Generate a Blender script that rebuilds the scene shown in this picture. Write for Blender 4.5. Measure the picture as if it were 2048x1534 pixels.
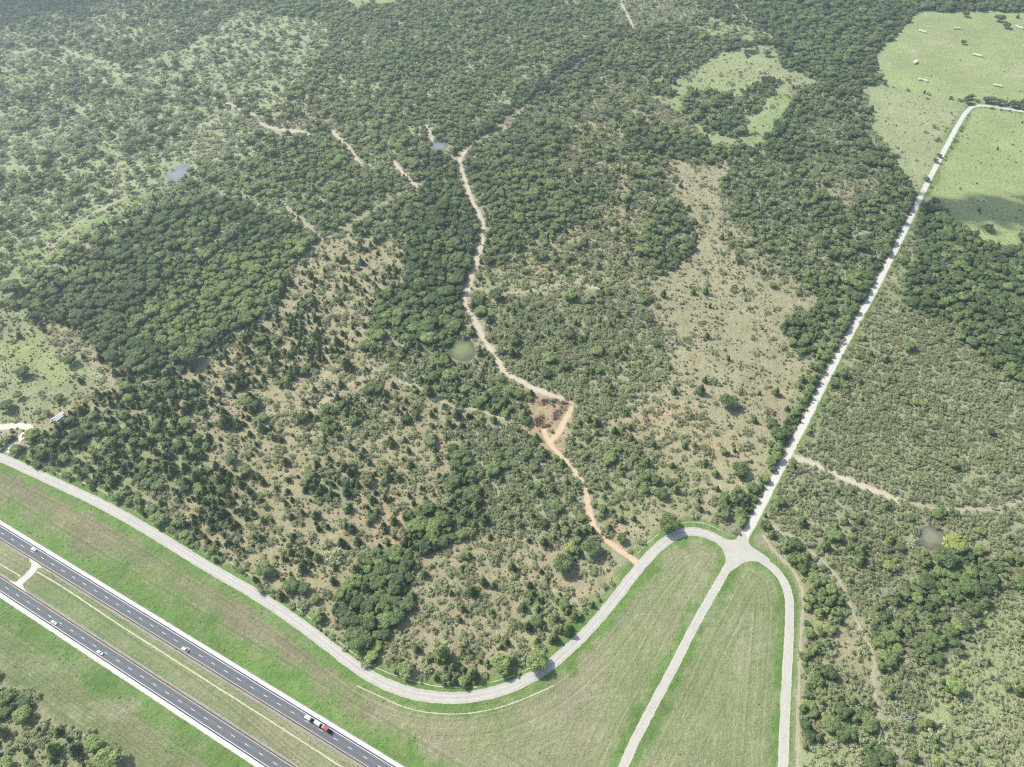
import bpy, math, random
import numpy as np
from mathutils import Vector, Matrix
for o in list(bpy.data.objects): bpy.data.objects.remove(o)
S = bpy.context.scene
COL = S.collection
RND = random.Random(11)
rng = np.random.default_rng(11)
# ------------------------------------------------------------------ camera
FPX, PITCH, H = 1421.0, math.radians(47.0), 514.3
cam = bpy.data.cameras.new('camera'); camo = bpy.data.objects.new('camera', cam); COL.objects.link(camo)
camo.location = (0, 0, H); camo.rotation_euler = (math.radians(90) - PITCH, 0, 0)
cam.sensor_width = 36.0; cam.lens = 36.0 * FPX / 2048; cam.clip_start = 1.0; cam.clip_end = 30000
S.camera = camo
# ------------------------------------------------------------------ sky, sun, exposure
SUN_EL = math.radians(44); SUN_AZ = (-0.85, 0.527)
W = bpy.data.worlds.new('World'); S.world = W; W.use_nodes = True
nt = W.node_tree; nt.nodes.clear()
sky = nt.nodes.new('ShaderNodeTexSky'); sky.sky_type = 'NISHITA'; sky.sun_disc = False
sky.sun_elevation = SUN_EL; sky.sun_rotation = math.atan2(SUN_AZ[0], SUN_AZ[1])
sky.air_density = 1.0; sky.dust_density = 1.5
bg = nt.nodes.new('ShaderNodeBackground'); bg.inputs[1].default_value = 0.15
wo = nt.nodes.new('ShaderNodeOutputWorld'); nt.links.new(sky.outputs[0], bg.inputs[0]); nt.links.new(bg.outputs[0], wo.inputs[0])
sl = bpy.data.lights.new('sun', 'SUN'); sl.energy = 4.6; sl.angle = math.radians(0.5); sl.color = (1.0, 0.955, 0.88)
so = bpy.data.objects.new('sun', sl); COL.objects.link(so); so.location = (-300, 300, 900)
ce = math.cos(SUN_EL)
so.rotation_euler = Vector((-SUN_AZ[0]*ce, -SUN_AZ[1]*ce, -math.sin(SUN_EL))).to_track_quat('-Z', 'Y').to_euler()
S.view_settings.view_transform = 'Standard'; S.view_settings.look = 'None'
S.view_settings.exposure = 0.49; S.view_settings.gamma = 1.0
S.cycles.max_bounces = 4; S.cycles.diffuse_bounces = 2; S.cycles.glossy_bounces = 2
S.cycles.transparent_max_bounces = 4; S.cycles.volume_bounces = 0; S.cycles.use_denoising = False; S.cycles.pixel_filter_type = 'BLACKMAN_HARRIS'; S.cycles.filter_width = 1.25

# ------------------------------------------------------------------ maths helpers
def g2(px, py):
    u = (np.asarray(px, float) - 1024)/FPX; v = (767 - np.asarray(py, float))/FPX
    dy = math.cos(PITCH) + v*math.sin(PITCH); dz = -math.sin(PITCH) + v*math.cos(PITCH)
    t = -H/dz
    return np.stack([u*t, dy*t], -1)
def to_px(P, z=0.0):
    x, y = P[..., 0], P[..., 1]
    d = y*math.cos(PITCH) + (H - z)*math.sin(PITCH); v = y*math.sin(PITCH) - (H - z)*math.cos(PITCH)
    return 1024 + FPX*x/d, 767 - FPX*v/d, d
def GP(pts): return g2([p[0] for p in pts], [p[1] for p in pts])
def _hash(i, j, s):
    n = (i*374761393 + j*668265263 + s*1442695041) & 0x7fffffff
    n = ((n ^ (n >> 13))*1274126177) & 0x7fffffff
    return ((n ^ (n >> 16)) & 0xffff)/65535.0
def vnoise(P, sc, seed=0):
    x, y = P[..., 0]/sc + 1000.5, P[..., 1]/sc + 1000.5
    i, j = np.floor(x).astype(np.int64), np.floor(y).astype(np.int64); fx, fy = x-i, y-j
    fx = fx*fx*(3-2*fx); fy = fy*fy*(3-2*fy)
    a, b, c, d = _hash(i, j, seed), _hash(i+1, j, seed), _hash(i, j+1, seed), _hash(i+1, j+1, seed)
    return (a*(1-fx)+b*fx)*(1-fy) + (c*(1-fx)+d*fx)*fy
def fbm(P, sc, seed=0, o=3):
    r = 0; w = 1; t = 0
    for k in range(o):
        r = r + w*vnoise(P, sc/2**k, seed+k*7); t += w; w *= .55
    return r/t
def inpoly(P, poly):
    x, y = P[:, 0], P[:, 1]; out = np.zeros(len(P), bool)
    mn, mx = poly.min(0), poly.max(0)
    ii = np.nonzero((x >= mn[0]) & (x <= mx[0]) & (y >= mn[1]) & (y <= mx[1]))[0]
    if not len(ii): return out
    x, y = x[ii], y[ii]; r = np.zeros(len(ii), bool); n = len(poly)
    for k in range(n):
        x1, y1 = poly[k]; x2, y2 = poly[(k+1) % n]
        if y1 == y2: continue
        c = ((y1 > y) != (y2 > y)) & (x < (x2-x1)*(y-y1)/(y2-y1)+x1); r ^= c
    out[ii] = r; return out
def pdist(P, line, cap=60.0):
    """distance to a polyline, arc position, signed side"""
    best = np.full(len(P), 1e9)
    for k in range(len(line)-1):
        a, b = line[k], line[k+1]
        mn, mx = np.minimum(a, b)-cap, np.maximum(a, b)+cap
        ii = np.nonzero((P[:, 0] > mn[0]) & (P[:, 0] < mx[0]) & (P[:, 1] > mn[1]) & (P[:, 1] < mx[1]))[0]
        if not len(ii): continue
        d = b-a; L2 = max(d@d, 1e-9); q = P[ii]-a; t = np.clip((q@d)/L2, 0, 1)
        r = np.hypot(q[:, 0]-t*d[0], q[:, 1]-t*d[1]); best[ii] = np.minimum(best[ii], r)
    return best
def smooth(line, step=4.0, it=2):
    L = np.asarray(line, float)
    for _ in range(it):  # Chaikin
        q = [L[0]]
        for a, b in zip(L[:-1], L[1:]): q += [a*.75+b*.25, a*.25+b*.75]
        q.append(L[-1]); L = np.array(q)
    s = np.r_[0, np.cumsum(np.hypot(*np.diff(L, axis=0).T))]
    n = max(2, int(s[-1]/step)); t = np.linspace(0, s[-1], n+1)
    return np.stack([np.interp(t, s, L[:, 0]), np.interp(t, s, L[:, 1])], -1)

# ------------------------------------------------------------------ object helpers
def mesh_np(name, V, Fc, mats=(), mi=None, smooth_=False):
    V = np.asarray(V, np.float32); m = bpy.data.meshes.new(name)
    m.vertices.add(len(V)); m.vertices.foreach_set('co', V.ravel())
    if isinstance(Fc, np.ndarray): Fc = [Fc] if len(Fc) else []
    Fc = [f for f in Fc if len(f)]
    tot = np.concatenate([np.full(len(f), f.shape[1]) for f in Fc]).astype(np.int32)
    idx = np.concatenate([f.ravel() for f in Fc]).astype(np.int32)
    m.loops.add(len(idx)); m.loops.foreach_set('vertex_index', idx)
    m.polygons.add(len(tot)); st = np.r_[0, np.cumsum(tot)[:-1]].astype(np.int32)
    m.polygons.foreach_set('loop_start', st); m.polygons.foreach_set('loop_total', tot)
    if mi is not None: m.polygons.foreach_set('material_index', np.asarray(mi, np.int32))
    if smooth_: m.polygons.foreach_set('use_smooth', np.ones(len(tot), bool))
    for mt in mats: m.materials.append(mt)
    m.update(calc_edges=True); return m
def link(name, data, parent=None, loc=None, rot=None, **kw):
    o = bpy.data.objects.new(name, data); COL.objects.link(o)
    if parent: o.parent = parent
    if loc is not None: o.location = loc
    if rot is not None: o.rotation_euler = rot
    for k, v in kw.items():
        if v is not None: o[k] = v
    return o
def thing(name, label, cat, loc=(0,0,0), rotz=0, group=None, data=None, rot=None):
    return link(name, data, loc=loc, rot=rot or (0, 0, rotz), label=label, category=cat, group=group)
class MB:
    def __init__(s): s.v = []; s.f = []
    def add(s, V, Fc):
        n = len(s.v); s.v += [tuple(v) for v in V]; s.f += [tuple(i+n for i in f) for f in Fc]; return s
    def box(s, x0, x1, y0, y1, z0, z1):
        V = [(x, y, z) for z in (z0, z1) for y in (y0, y1) for x in (x0, x1)]
        return s.add(V, [(0,2,3,1),(4,5,7,6),(0,1,5,4),(2,6,7,3),(0,4,6,2),(1,3,7,5)])
    def loft(s, rings, cap=True):
        n = len(rings[0]); V = [p for r in rings for p in r]; Fc = []
        for k in range(len(rings)-1):
            for i in range(n):
                j = (i+1) % n; Fc.append((k*n+i, k*n+j, (k+1)*n+j, (k+1)*n+i))
        if cap: Fc.append(tuple(reversed(range(n)))); Fc.append(tuple((len(rings)-1)*n+i for i in range(n)))
        return s.add(V, Fc)
    def tube(s, p, q, r0, r1=None, n=8):
        r1 = r0 if r1 is None else r1; p, q = Vector(p), Vector(q); d = (q-p).normalized()
        a = d.orthogonal().normalized(); b = d.cross(a)
        ring = lambda c, r: [c + (a*math.cos(t)+b*math.sin(t))*r for t in [2*math.pi*i/n for i in range(n)]]
        return s.loft([ring(p, r0), ring(q, r1)])
    def ball(s, c, rx, ry, rz, n=10, m=6):
        rings = []
        for k in range(m+1):
            t = math.pi*(k+.02)/(m+.04); rings.append([(c[0]+rx*math.sin(t)*math.cos(2*math.pi*i/n), c[1]+ry*math.sin(t)*math.sin(2*math.pi*i/n), c[2]-rz*math.cos(t)) for i in range(n)])
        return s.loft(rings)
    def mesh(s, name, mat, bevel=0, sm=False):
        m = bpy.data.meshes.new(name); m.from_pydata([tuple(v) for v in s.v], [], s.f); m.materials.append(mat)
        if bevel:
            import bmesh
            b = bmesh.new(); b.from_mesh(m); bmesh.ops.bevel(b, geom=b.edges[:], offset=bevel, segments=2, affect='EDGES', clamp_overlap=True); b.to_mesh(m); b.free()
        if sm: m.polygons.foreach_set('use_smooth', [True]*len(m.polygons))
        m.update(); return m
    def build(s, name, mat, parent=None, bevel=0, sm=False, **kw): return link(name, s.mesh(name, mat, bevel, sm), parent, **kw)

# ------------------------------------------------------------------ materials
class NB:
    def __init__(s, name):
        s.m = bpy.data.materials.new(name); s.m.use_nodes = True; s.t = s.m.node_tree; s.n = s.t.nodes; s.b = s.n['Principled BSDF']
        s.b.inputs['Specular IOR Level'].default_value = .25
    def node(s, typ, **kw):
        n = s.n.new(typ)
        for k, v in kw.items(): setattr(n, k, v)
        return n
    def L(s, a, b): s.t.links.new(a, b)
    def noise(s, sc, det=3, vec=None, rough=.55, dist=0):
        n = s.node('ShaderNodeTexNoise'); n.inputs['Scale'].default_value = sc; n.inputs['Detail'].default_value = det
        n.inputs['Roughness'].default_value = rough; n.inputs['Distortion'].default_value = dist
        if vec is not None: s.L(vec, n.inputs['Vector'])
        return n.outputs['Fac']
    def ramp(s, fac, stops):
        r = s.node('ShaderNodeValToRGB'); e = r.color_ramp.elements
        while len(e) < len(stops): e.new(.5)
        for k, (p, c) in enumerate(stops): e[k].position = p; e[k].color = (*c, 1) if len(c) == 3 else c
        s.L(fac, r.inputs[0]); return r.outputs[0]
    def math(s, op, a, b=None, clamp=False):
        n = s.node('ShaderNodeMath', operation=op, use_clamp=clamp)
        for k, x in enumerate((a, b)):
            if x is None: continue
            if isinstance(x, (int, float)): n.inputs[k].default_value = x
            else: s.L(x, n.inputs[k])
        return n.outputs[0]
    def mapr(s, v, a, b, c, d):
        n = s.node('ShaderNodeMapRange')
        s.L(v, n.inputs[0])
        for k, x in enumerate((a, b, c, d)): n.inputs[k+1].default_value = x
        return n.outputs[0]
    def mix(s, f, a, b, typ='MIX'):
        n = s.node('ShaderNodeMix', data_type='RGBA', blend_type=typ)
        for k, x in ((0, f), (6, a), (7, b)):
            if isinstance(x, (int, float)): n.inputs[k].default_value = x
            elif isinstance(x, tuple): n.inputs[k].default_value = (*x, 1)
            else: s.L(x, n.inputs[k])
        return n.outputs[2]
    def scale(s, col, f):
        n = s.node('ShaderNodeVectorMath', operation='SCALE'); s.L(col, n.inputs[0])
        if isinstance(f, (int, float)): n.inputs['Scale'].default_value = f
        else: s.L(f, n.inputs['Scale'])
        return n.outputs[0]
    def attr(s, name, typ='GEOMETRY'):
        n = s.node('ShaderNodeAttribute', attribute_name=name); n.attribute_type = typ; return n
    def pos(s): return s.node('ShaderNodeNewGeometry').outputs['Position']
    def done(s, col, rough=.9, bump=None, bd=.3, bs=.5):
        if isinstance(col, tuple): s.b.inputs['Base Color'].default_value = (*col, 1)
        else: s.L(col, s.b.inputs['Base Color'])
        s.b.inputs['Roughness'].default_value = rough
        if bump is not None:
            n = s.node('ShaderNodeBump'); n.inputs['Distance'].default_value = bd; n.inputs['Strength'].default_value = bs
            s.L(bump, n.inputs['Height']); s.L(n.outputs[0], s.b.inputs['Normal'])
        return s.m
def simple(name, col, rough=.6, var=.15, sc=3.0, metal=0, spec=.4):
    n = NB(name); f = n.noise(sc, 3, n.node('ShaderNodeTexCoord').outputs['Object'])
    c = n.scale(n.mix(0.0, col, col), n.mapr(f, .3, .7, 1-var, 1+var)); n.done(c, rough)
    n.b.inputs['Metallic'].default_value = metal; n.b.inputs['Specular IOR Level'].default_value = spec; return n.m

def ground_mat():
    n = NB('ground_cover'); P = n.pos()
    col = n.attr('Col').outputs['Color']
    fine = n.noise(1.1, 3, P, .7); mid = n.noise(.22, 4, P, .65); big = n.noise(.035, 4, P, .6)
    # dry / green mottling
    grn = n.mix(n.mapr(n.noise(.11, 5, P, .7), .46, .62, 0, .34), col, (.10, .145, .045))
    drab = n.mix(n.mapr(n.noise(.07, 5, P, .75), .5, .66, 0, .38), grn, (.33, .27, .175))
    base = n.mix(n.attr('calm').outputs['Fac'], drab, col)
    # mowing streaks along the road the strip belongs to
    sd = n.attr('sd').outputs['Fac']; cmb = n.node('ShaderNodeCombineXYZ'); n.L(sd, cmb.inputs[0])
    st = n.noise(.42, 3, cmb.outputs[0], .7); stw = n.attr('sk').outputs['Fac']
    stf = n.math('ADD', 1.0, n.math('MULTIPLY', n.mapr(st, .3, .7, -.36, .36), n.math('MULTIPLY', stw, n.mapr(mid, .3, .7, .1, 1.3))))
    f = n.math('MULTIPLY', n.mapr(fine, .25, .75, .62, 1.38), n.math('MULTIPLY', n.mapr(mid, .25, .75, .80, 1.20), n.mapr(big, .3, .7, .90, 1.10)))
    f = n.math('MULTIPLY', f, stf)
    # short grass tussocks as noise brightness and bump
    return n.done(n.scale(base, f), .95, n.math('ADD', fine, n.math('MULTIPLY', mid, 2.0)), 1.1, .7)
def road_mat(name, c1, c2, wheel=0.0, wc=(0,0,0), edge=None, half=4.0, sc=1.0):
    n = NB(name); P = n.pos(); uv = n.node('ShaderNodeUVMap').outputs[0]
    sp = n.node('ShaderNodeSeparateXYZ'); n.L(uv, sp.inputs[0]); v = sp.outputs[1]
    mp = n.node('ShaderNodeMapping'); mp.inputs['Scale'].default_value = (.03, 1.1, 1); n.L(uv, mp.inputs[0])
    streak = n.noise(1.0*sc, 4, mp.outputs[0], .6); blot = n.noise(.12, 5, P, .7); fine = n.noise(2.2, 2, P)
    c = n.mix(n.mapr(n.math('ADD', n.math('MULTIPLY', streak, .55), n.math('MULTIPLY', blot, .45)), .36, .64, 0, 1), c1, c2)
    if wheel:
        w = n.math('ABSOLUTE', n.math('SUBTRACT', n.math('ABSOLUTE', v), wheel)); ww = n.mapr(w, .25, 1.0, .75, 0)
        c = n.mix(n.math('MULTIPLY', ww, n.mapr(blot, .3, .7, .3, 1)), c, wc)
    if edge:
        e = n.math('ADD', n.math('ABSOLUTE', v), n.mapr(n.noise(.5, 3, P), .3, .7, -.5, .5)); c = n.mix(n.mapr(e, half-1.1, half-.1, 0, .8), c, edge)
    return n.done(n.scale(c, n.mapr(fine, .2, .8, .86, 1.14)), .9, fine, .1, .3)
def leaf_mat(name, stops, var=.35, rough=.75):
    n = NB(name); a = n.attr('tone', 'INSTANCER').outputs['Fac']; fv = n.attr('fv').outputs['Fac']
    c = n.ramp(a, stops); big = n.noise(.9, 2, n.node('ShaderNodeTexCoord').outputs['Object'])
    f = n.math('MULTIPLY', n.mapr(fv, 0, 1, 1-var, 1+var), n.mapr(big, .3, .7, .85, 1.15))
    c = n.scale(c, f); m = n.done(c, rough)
    n.b.inputs['Specular IOR Level'].default_value = .3
    tr = n.node('ShaderNodeBsdfTranslucent'); n.L(c, tr.inputs[0]); mx = n.node('ShaderNodeMixShader'); mx.inputs[0].default_value = .35
    out = n.n['Material Output']; n.L(n.b.outputs[0], mx.inputs[1]); n.L(tr.outputs[0], mx.inputs[2]); n.L(mx.outputs[0], out.inputs[0])
    return m
def water_mat(name, c1, c2, rough=.12):
    n = NB(name); P = n.pos(); d = n.attr('wd').outputs['Fac']
    f = n.math('ADD', d, n.mapr(n.noise(.08, 4, P, .6), .3, .7, -.35, .35))
    c = n.mix(n.mapr(f, .15, .8, 0, 1), c1, c2)
    n.done(c, rough, n.noise(.8, 3, P), .05, .15); n.b.inputs['Specular IOR Level'].default_value = .35; return n.m
# ------------------------------------------------------------------ survey of the ground (photo pixels projected onto the ground plane)
GC = dict(dry=(.375,.33,.192), drygreen=(.32,.33,.165), meadow=(.37,.34,.20), tfield=(.33,.37,.18), pasture=(.32,.37,.15), tanpast=(.30,.325,.165), pale=(.335,.375,.175),
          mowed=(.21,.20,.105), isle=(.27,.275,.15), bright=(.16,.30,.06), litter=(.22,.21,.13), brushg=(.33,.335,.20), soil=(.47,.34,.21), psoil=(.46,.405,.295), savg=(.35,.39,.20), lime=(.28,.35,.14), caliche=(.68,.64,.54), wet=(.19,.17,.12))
# densities: oak, cedar, brush, tuft ; ground ; tones (0 dark .. 1 light)
R = []
def reg(zone, pts, o, c, b, t, g, to=.35, tb=.4, cl=0.0, sz=1.0): R.append((zone, GP(pts), (o, c, b, t), g, to, tb, cl, sz))
reg('wide mixed wood', [(-400,-240),(2450,-240),(2450,1800),(-500,1800),(-500,900)], .55,.25,.5,.3,'brushg',0.50,.4)
# --- far left and top
reg('top left wood', [(-400,-150),(480,-150),(480,0),(360,60),(330,95),(180,110),(110,85),(0,95),(-300,120)], 0.3,0.03,0.45,.2,'savg',0.55,.6,0,1.05)
reg('left savanna', [(-350,115),(0,100),(120,88),(250,130),(350,95),(372,180),(470,212),(560,262),(520,318),(390,335),(300,395),(200,425),(120,480),(60,540),(-300,640)], 0.15,0,0.28,.5,'savg',0.48,.75,.0,1.15)
reg('left oaks', [(-350,190),(60,180),(130,150),(260,185),(330,220),(240,255),(100,265),(0,262),(-300,290)], 0.32,0.02,0.4,.2,'savg',0.50,.65,0,1.1)
reg('left glade', [(-300,160),(0,150),(100,128),(150,108),(200,120),(130,150),(60,175),(0,185),(-300,230)], .12,.0,.35,.6,'lime',.3,.6)
reg('left oaks low', [(-350,350),(40,340),(130,350),(230,365),(260,385),(200,410),(140,440),(70,470),(20,500),(-300,580)], 0.32,0.02,0.45,.2,'savg',0.50,.62,0,1.1)
reg('left mesquite flat', [(370,180),(470,212),(560,258),(540,290),(430,320),(330,330),(230,300),(60,320),(-300,360),(-300,300),(60,262),(200,262),(330,222)], 0.1,0,0.38,.8,'savg',0.35,.75,0,1.2)
reg('left strip', [(-100,560),(60,470),(150,430),(300,378),(330,392),(240,430),(190,460),(90,530),(60,575),(-100,640)], 0.05,0,0.25,.7,'lime',.3,.6)
reg('upper centre wood', [(350,70),(480,0),(480,-240),(1230,-240),(1225,0),(1245,60),(1110,150),(940,265),(860,300),(900,330),(760,350),(640,320),(600,262),(470,205),(372,178),(345,110)], 0.62,0.03,0.6,.1,'savg',0.55,.6)
reg('scrubby opening', [(345,110),(480,20),(640,40),(660,90),(600,150),(560,240),(470,205),(385,170)], 0.16,0,0.32,.4,'savg',0.50,.75)
reg('bare scrub', [(520,230),(600,190),(650,200),(680,250),(600,268)], .25,.05,.5,.4,'dry',.4,.5)
reg('far pasture notch', [(665,-60),(780,-60),(800,6),(735,10),(720,22),(690,5)], .02,0,.05,.1,'pasture')
reg('diagonal dark line', [(1240,60),(1255,80),(1130,165),(1010,245),(940,290),(925,275),(1100,150)], 1.0,0,.3,.0,'litter',.12,.3)
reg('far corner brush', [(1225,-240),(1440,-240),(1400,30),(1370,45),(1290,60),(1225,50)], .25,.0,.95,.2,'brushg',.5,.8,0,.8)
reg('upper mid wood', [(1255,62),(1400,40),(1530,90),(1440,105),(1370,130),(1290,165),(1250,140),(1130,170)], 0.75,0.1,0.5,.1,'brushg',0.46,.5)
reg('upper mid brush', [(1130,168),(1250,145),(1310,170),(1350,225),(1400,260),(1420,300),(1380,330),(1250,360),(1100,340),(1000,330),(940,300),(1010,250)], .3,.05,.9,.5,'dry',.42,.62)
reg('upper mid thick', [(930,300),(1010,260),(1120,240),(1150,280),(1060,320),(1010,330),(960,330)], .6,.05,.9,.3,'brushg',.4,.5)
reg('far north wood', [(1500,15),(1560,-200),(1900,-240),(2450,-240),(2450,40),(2048,22),(1960,20),(1900,24),(1835,18),(1790,50),(1795,70),(1745,110),(1750,170),(1700,182),(1600,140),(1500,80)], 0.92,0,0.3,.1,'litter',.3,.4,0,1.15)
reg('green glade top', [(1385,60),(1420,36),(1445,38),(1505,60),(1540,75),(1500,85),(1450,66),(1410,68)], .1,0,.25,.4,'pasture',.4,.5)
# --- left middle
reg('mid left wood', [(640,320),(760,350),(860,330),(840,370),(820,430),(760,470),(640,480),(560,560),(480,400),(520,360),(560,300)], 0.7,0.1,0.6,.2,'brushg',0.46,.5)
reg('left of pond wood', [(390,335),(520,318),(560,345),(600,420),(640,480),(560,520),(350,520),(250,440),(300,395)], 0.4,0.05,0.8,.2,'savg',0.56,.65)
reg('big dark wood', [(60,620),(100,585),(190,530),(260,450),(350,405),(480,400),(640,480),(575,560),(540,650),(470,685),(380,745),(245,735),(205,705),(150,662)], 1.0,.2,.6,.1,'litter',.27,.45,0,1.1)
reg('lighter wood strip', [(240,640),(420,510),(600,470),(640,482),(570,560),(545,620),(430,660),(330,700)], .9,.2,.8,.1,'brushg',0.62,.6)
reg('gully', [(330,520),(350,505),(410,485),(480,440),(490,452),(420,500),(350,525)], .1,.1,.6,.5,'dry',.3,.6)
reg('left open pasture', [(-300,640),(0,605),(60,625),(150,665),(240,737),(250,748),(205,790),(130,832),(60,872),(-300,930)], .012,.01,.05,1.0,'tanpast',.3,.5)
reg('left fringe', [(60,625),(150,665),(240,737),(250,748),(205,790),(130,832),(60,872),(40,860),(110,815),(180,780),(205,745),(130,690),(50,640)], .03,.04,.3,1.0,'dry',.3,.55)
reg('left open green', [(-200,700),(0,690),(60,660),(110,690),(170,745),(110,770),(40,740),(-100,770)], .0,.0,.05,1.0,'pasture',.3,.5)
# --- centre
reg('cedar slope', [(250,745),(380,742),(470,690),(545,655),(570,565),(640,482),(720,470),(810,500),(805,560),(752,600),(742,660),(765,760),(840,785),(1050,835),(1100,900),(1160,1000),(1230,1110),(1275,1135),(1200,1230),(1130,1290),(1080,1320),(980,1360),(870,1370),(800,1345),(700,1290),(560,1190),(480,1140),(400,1080),(300,1010),(245,985),(330,930),(400,870)], .03,.24,.24,.9,'dry',.3,.52)
reg('cedar thick a', [(430,690),(560,610),(640,600),(720,640),(700,700),(560,720),(480,740),(420,720)], .08,.55,.3,.7,'dry',.25,.4)
reg('cedar rows', [(470,740),(560,700),(640,690),(660,740),(560,770),(440,790)], .05,.6,.4,.7,'dry',.25,.4)
reg('pale draw', [(640,745),(740,700),(860,790),(1050,835),(1045,860),(950,830),(840,800),(750,760),(660,790),(560,850),(520,830)], .02,.08,.35,.9,'dry',.3,.6)
reg('middle copse', [(640,830),(700,790),(760,770),(800,800),(780,860),(720,900),(640,880)], .2,.5,.8,.4,'dry',.35,.55)
reg('middle brush', [(540,870),(640,880),(760,880),(880,830),(900,930),(860,1000),(760,960),(640,1000),(560,960)], .03,.13,.45,.9,'dry',.38,.62)
reg('cedar copse west', [(640,920),(700,930),(730,975),(690,1010),(620,1010),(600,960)], .3,.8,.6,.4,'brushg',.3,.5)
reg('open dry west', [(500,940),(600,950),(620,1040),(720,1100),(700,1190),(640,1230),(560,1180),(470,1120),(400,1060),(360,1000)], .03,.22,.3,.9,'dry',.35,.55)
reg('dense cedar block', [(60,880),(130,838),(180,800),(240,785),(300,800),(380,845),(410,880),(425,930),(470,950),(440,1000),(370,1010),(300,988),(245,990),(150,950),(85,918)], .34,.62,.4,.5,'drygreen',.27,.4)
reg('cedar edge', [(240,748),(330,745),(400,770),(440,830),(380,842),(300,795),(230,790)], .18,.5,.5,.6,'dry',.3,.42)
reg('roadside cedars', [(340,1010),(460,980),(500,1030),(480,1110),(400,1070)], .1,.6,.5,.5,'dry',.28,.4)
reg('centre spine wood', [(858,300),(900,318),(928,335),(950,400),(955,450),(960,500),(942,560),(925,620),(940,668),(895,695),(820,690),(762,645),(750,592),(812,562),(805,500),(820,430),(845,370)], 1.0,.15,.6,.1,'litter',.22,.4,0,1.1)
reg('below spine', [(740,700),(820,690),(895,700),(950,735),(1000,760),(1070,790),(1060,850),(960,825),(860,800),(790,760)], .25,.35,1.05,.2,'brushg',.36,.45)
reg('right of spine wood', [(930,335),(1010,330),(1100,332),(1180,370),(1260,398),(1345,392),(1388,470),(1375,520),(1335,540),(1250,500),(1180,520),(1060,505),(985,500),(962,440)], .85,.3,.7,.2,'brushg',.34,.45)
reg('sunny scrub', [(1180,395),(1300,400),(1285,440),(1290,520),(1310,560),(1240,590),(1150,560),(1165,480)], .06,.12,.7,.8,'dry',.4,.55)
reg('upper copse', [(1248,264),(1290,250),(1380,262),(1414,285),(1402,320),(1330,322),(1258,312)], .95,.1,.5,.1,'brushg',.28,.4)
reg('light scrub', [(1200,322),(1410,322),(1400,400),(1350,410),(1200,392)], .22,.1,.7,.6,'dry',.38,.55)
reg('edge copse', [(1290,425),(1340,402),(1392,450),(1384,520),(1330,535),(1290,500)], .8,.3,.8,.2,'brushg',.32,.45)
reg('light gap', [(1060,490),(1180,440),(1260,440),(1300,500),(1250,530),(1140,540),(1000,560),(965,520)], .2,.1,.6,.8,'dry',.35,.6)
reg('centre glade', [(950,540),(1060,545),(1190,560),(1200,590),(1060,600),(955,590)], .03,.04,.5,.9,'drygreen',.35,.55)
reg('centre brush', [(955,605),(1060,590),(1200,590),(1290,575),(1350,700),(1330,760),(1262,822),(1370,860),(1330,900),(1180,985),(1150,940),(1110,890),(1150,830),(1130,790),(1060,765),(1010,735),(990,690)], .1,.14,1.15,.25,'brushg',.42,.5)
reg('north meadow brush', [(1100,335),(1250,350),(1400,310),(1440,330),(1380,380),(1345,392),(1260,396),(1180,368)], .3,.1,.7,.7,'dry',.4,.55)
reg('meadow', [(1345,318),(1450,335),(1440,420),(1480,462),(1545,520),(1610,560),(1650,590),(1640,640),(1565,655),(1600,700),(1620,740),(1600,800),(1575,860),(1530,950),(1450,1010),(1400,1060),(1330,1065),(1290,1080),(1232,1070),(1185,990),(1330,905),(1372,862),(1262,822),(1330,760),(1350,700),(1292,620),(1305,560),(1380,520),(1396,450),(1350,385)], .0,.02,.10,1.0,'meadow',.3,.5)
reg('meadow fringe', [(1480,462),(1545,520),(1640,575),(1650,600),(1560,590),(1500,540),(1450,500),(1440,440)], .05,.05,.45,1.0,'meadow',.35,.5)
reg('meadow green', [(1340,610),(1450,590),(1530,680),(1500,790),(1420,800),(1350,720)], 0,.015,.06,1.0,'meadow',.3,.5)
reg('eroded flat', [(1240,830),(1340,800),(1450,850),(1500,880),(1480,960),(1350,940),(1250,880)], .02,.06,.3,.9,'dry',.3,.5)
reg('eroded scrub', [(1185,985),(1340,905),(1420,960),(1400,1020),(1290,1010),(1230,1060)], .05,.08,.45,.9,'drygreen',.3,.5)
reg('lower green wood', [(890,870),(960,830),(1050,860),(1090,890),(1140,950),(1168,990),(1180,1060),(1215,1105),(1190,1140),(1120,1090),(1050,1080),(980,1062),(930,1080),(885,1070),(820,1085),(812,1040),(870,1010),(895,940)], .13,.2,1.15,.2,'brushg',.4,.45)
reg('lower dark spine', [(890,905),(930,900),(965,960),(960,1030),(925,1060),(890,1020),(905,960)], .9,.6,.6,.1,'litter',.25,.35)
reg('dark clump', [(815,1030),(865,1015),(905,1050),(915,1085),(870,1118),(818,1095)], 1.0,.6,.5,.1,'litter',.22,.3,0,1.15)
reg('dark grove', [(735,1112),(790,1100),(832,1118),(828,1180),(800,1255),(762,1285),(722,1308),(690,1270),(660,1232),(672,1195),(705,1150)], 1.0,.5,.5,.1,'litter',.24,.35,0,1.2)
reg('bend flat', [(832,1115),(930,1080),(1050,1085),(1190,1145),(1225,1190),(1150,1260),(1000,1330),(870,1340),(770,1300),(800,1255),(828,1185)], .0,.06,.42,.9,'dry',.35,.62)
reg('bend south scrub', [(740,1290),(870,1310),(1000,1290),(1085,1300),(1060,1335),(980,1362),(880,1372),(800,1350)], .12,.35,.6,.7,'dry',.4,.5)
reg('bend east scrub', [(1060,1180),(1140,1190),(1190,1215),(1120,1290),(1070,1300),(1030,1260)], .12,.4,.75,.6,'drygreen',.35,.55)
reg('roadside open', [(1200,1105),(1275,1130),(1225,1200),(1190,1180),(1200,1140)], .02,.03,.3,.8,'dry',.3,.5)
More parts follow.
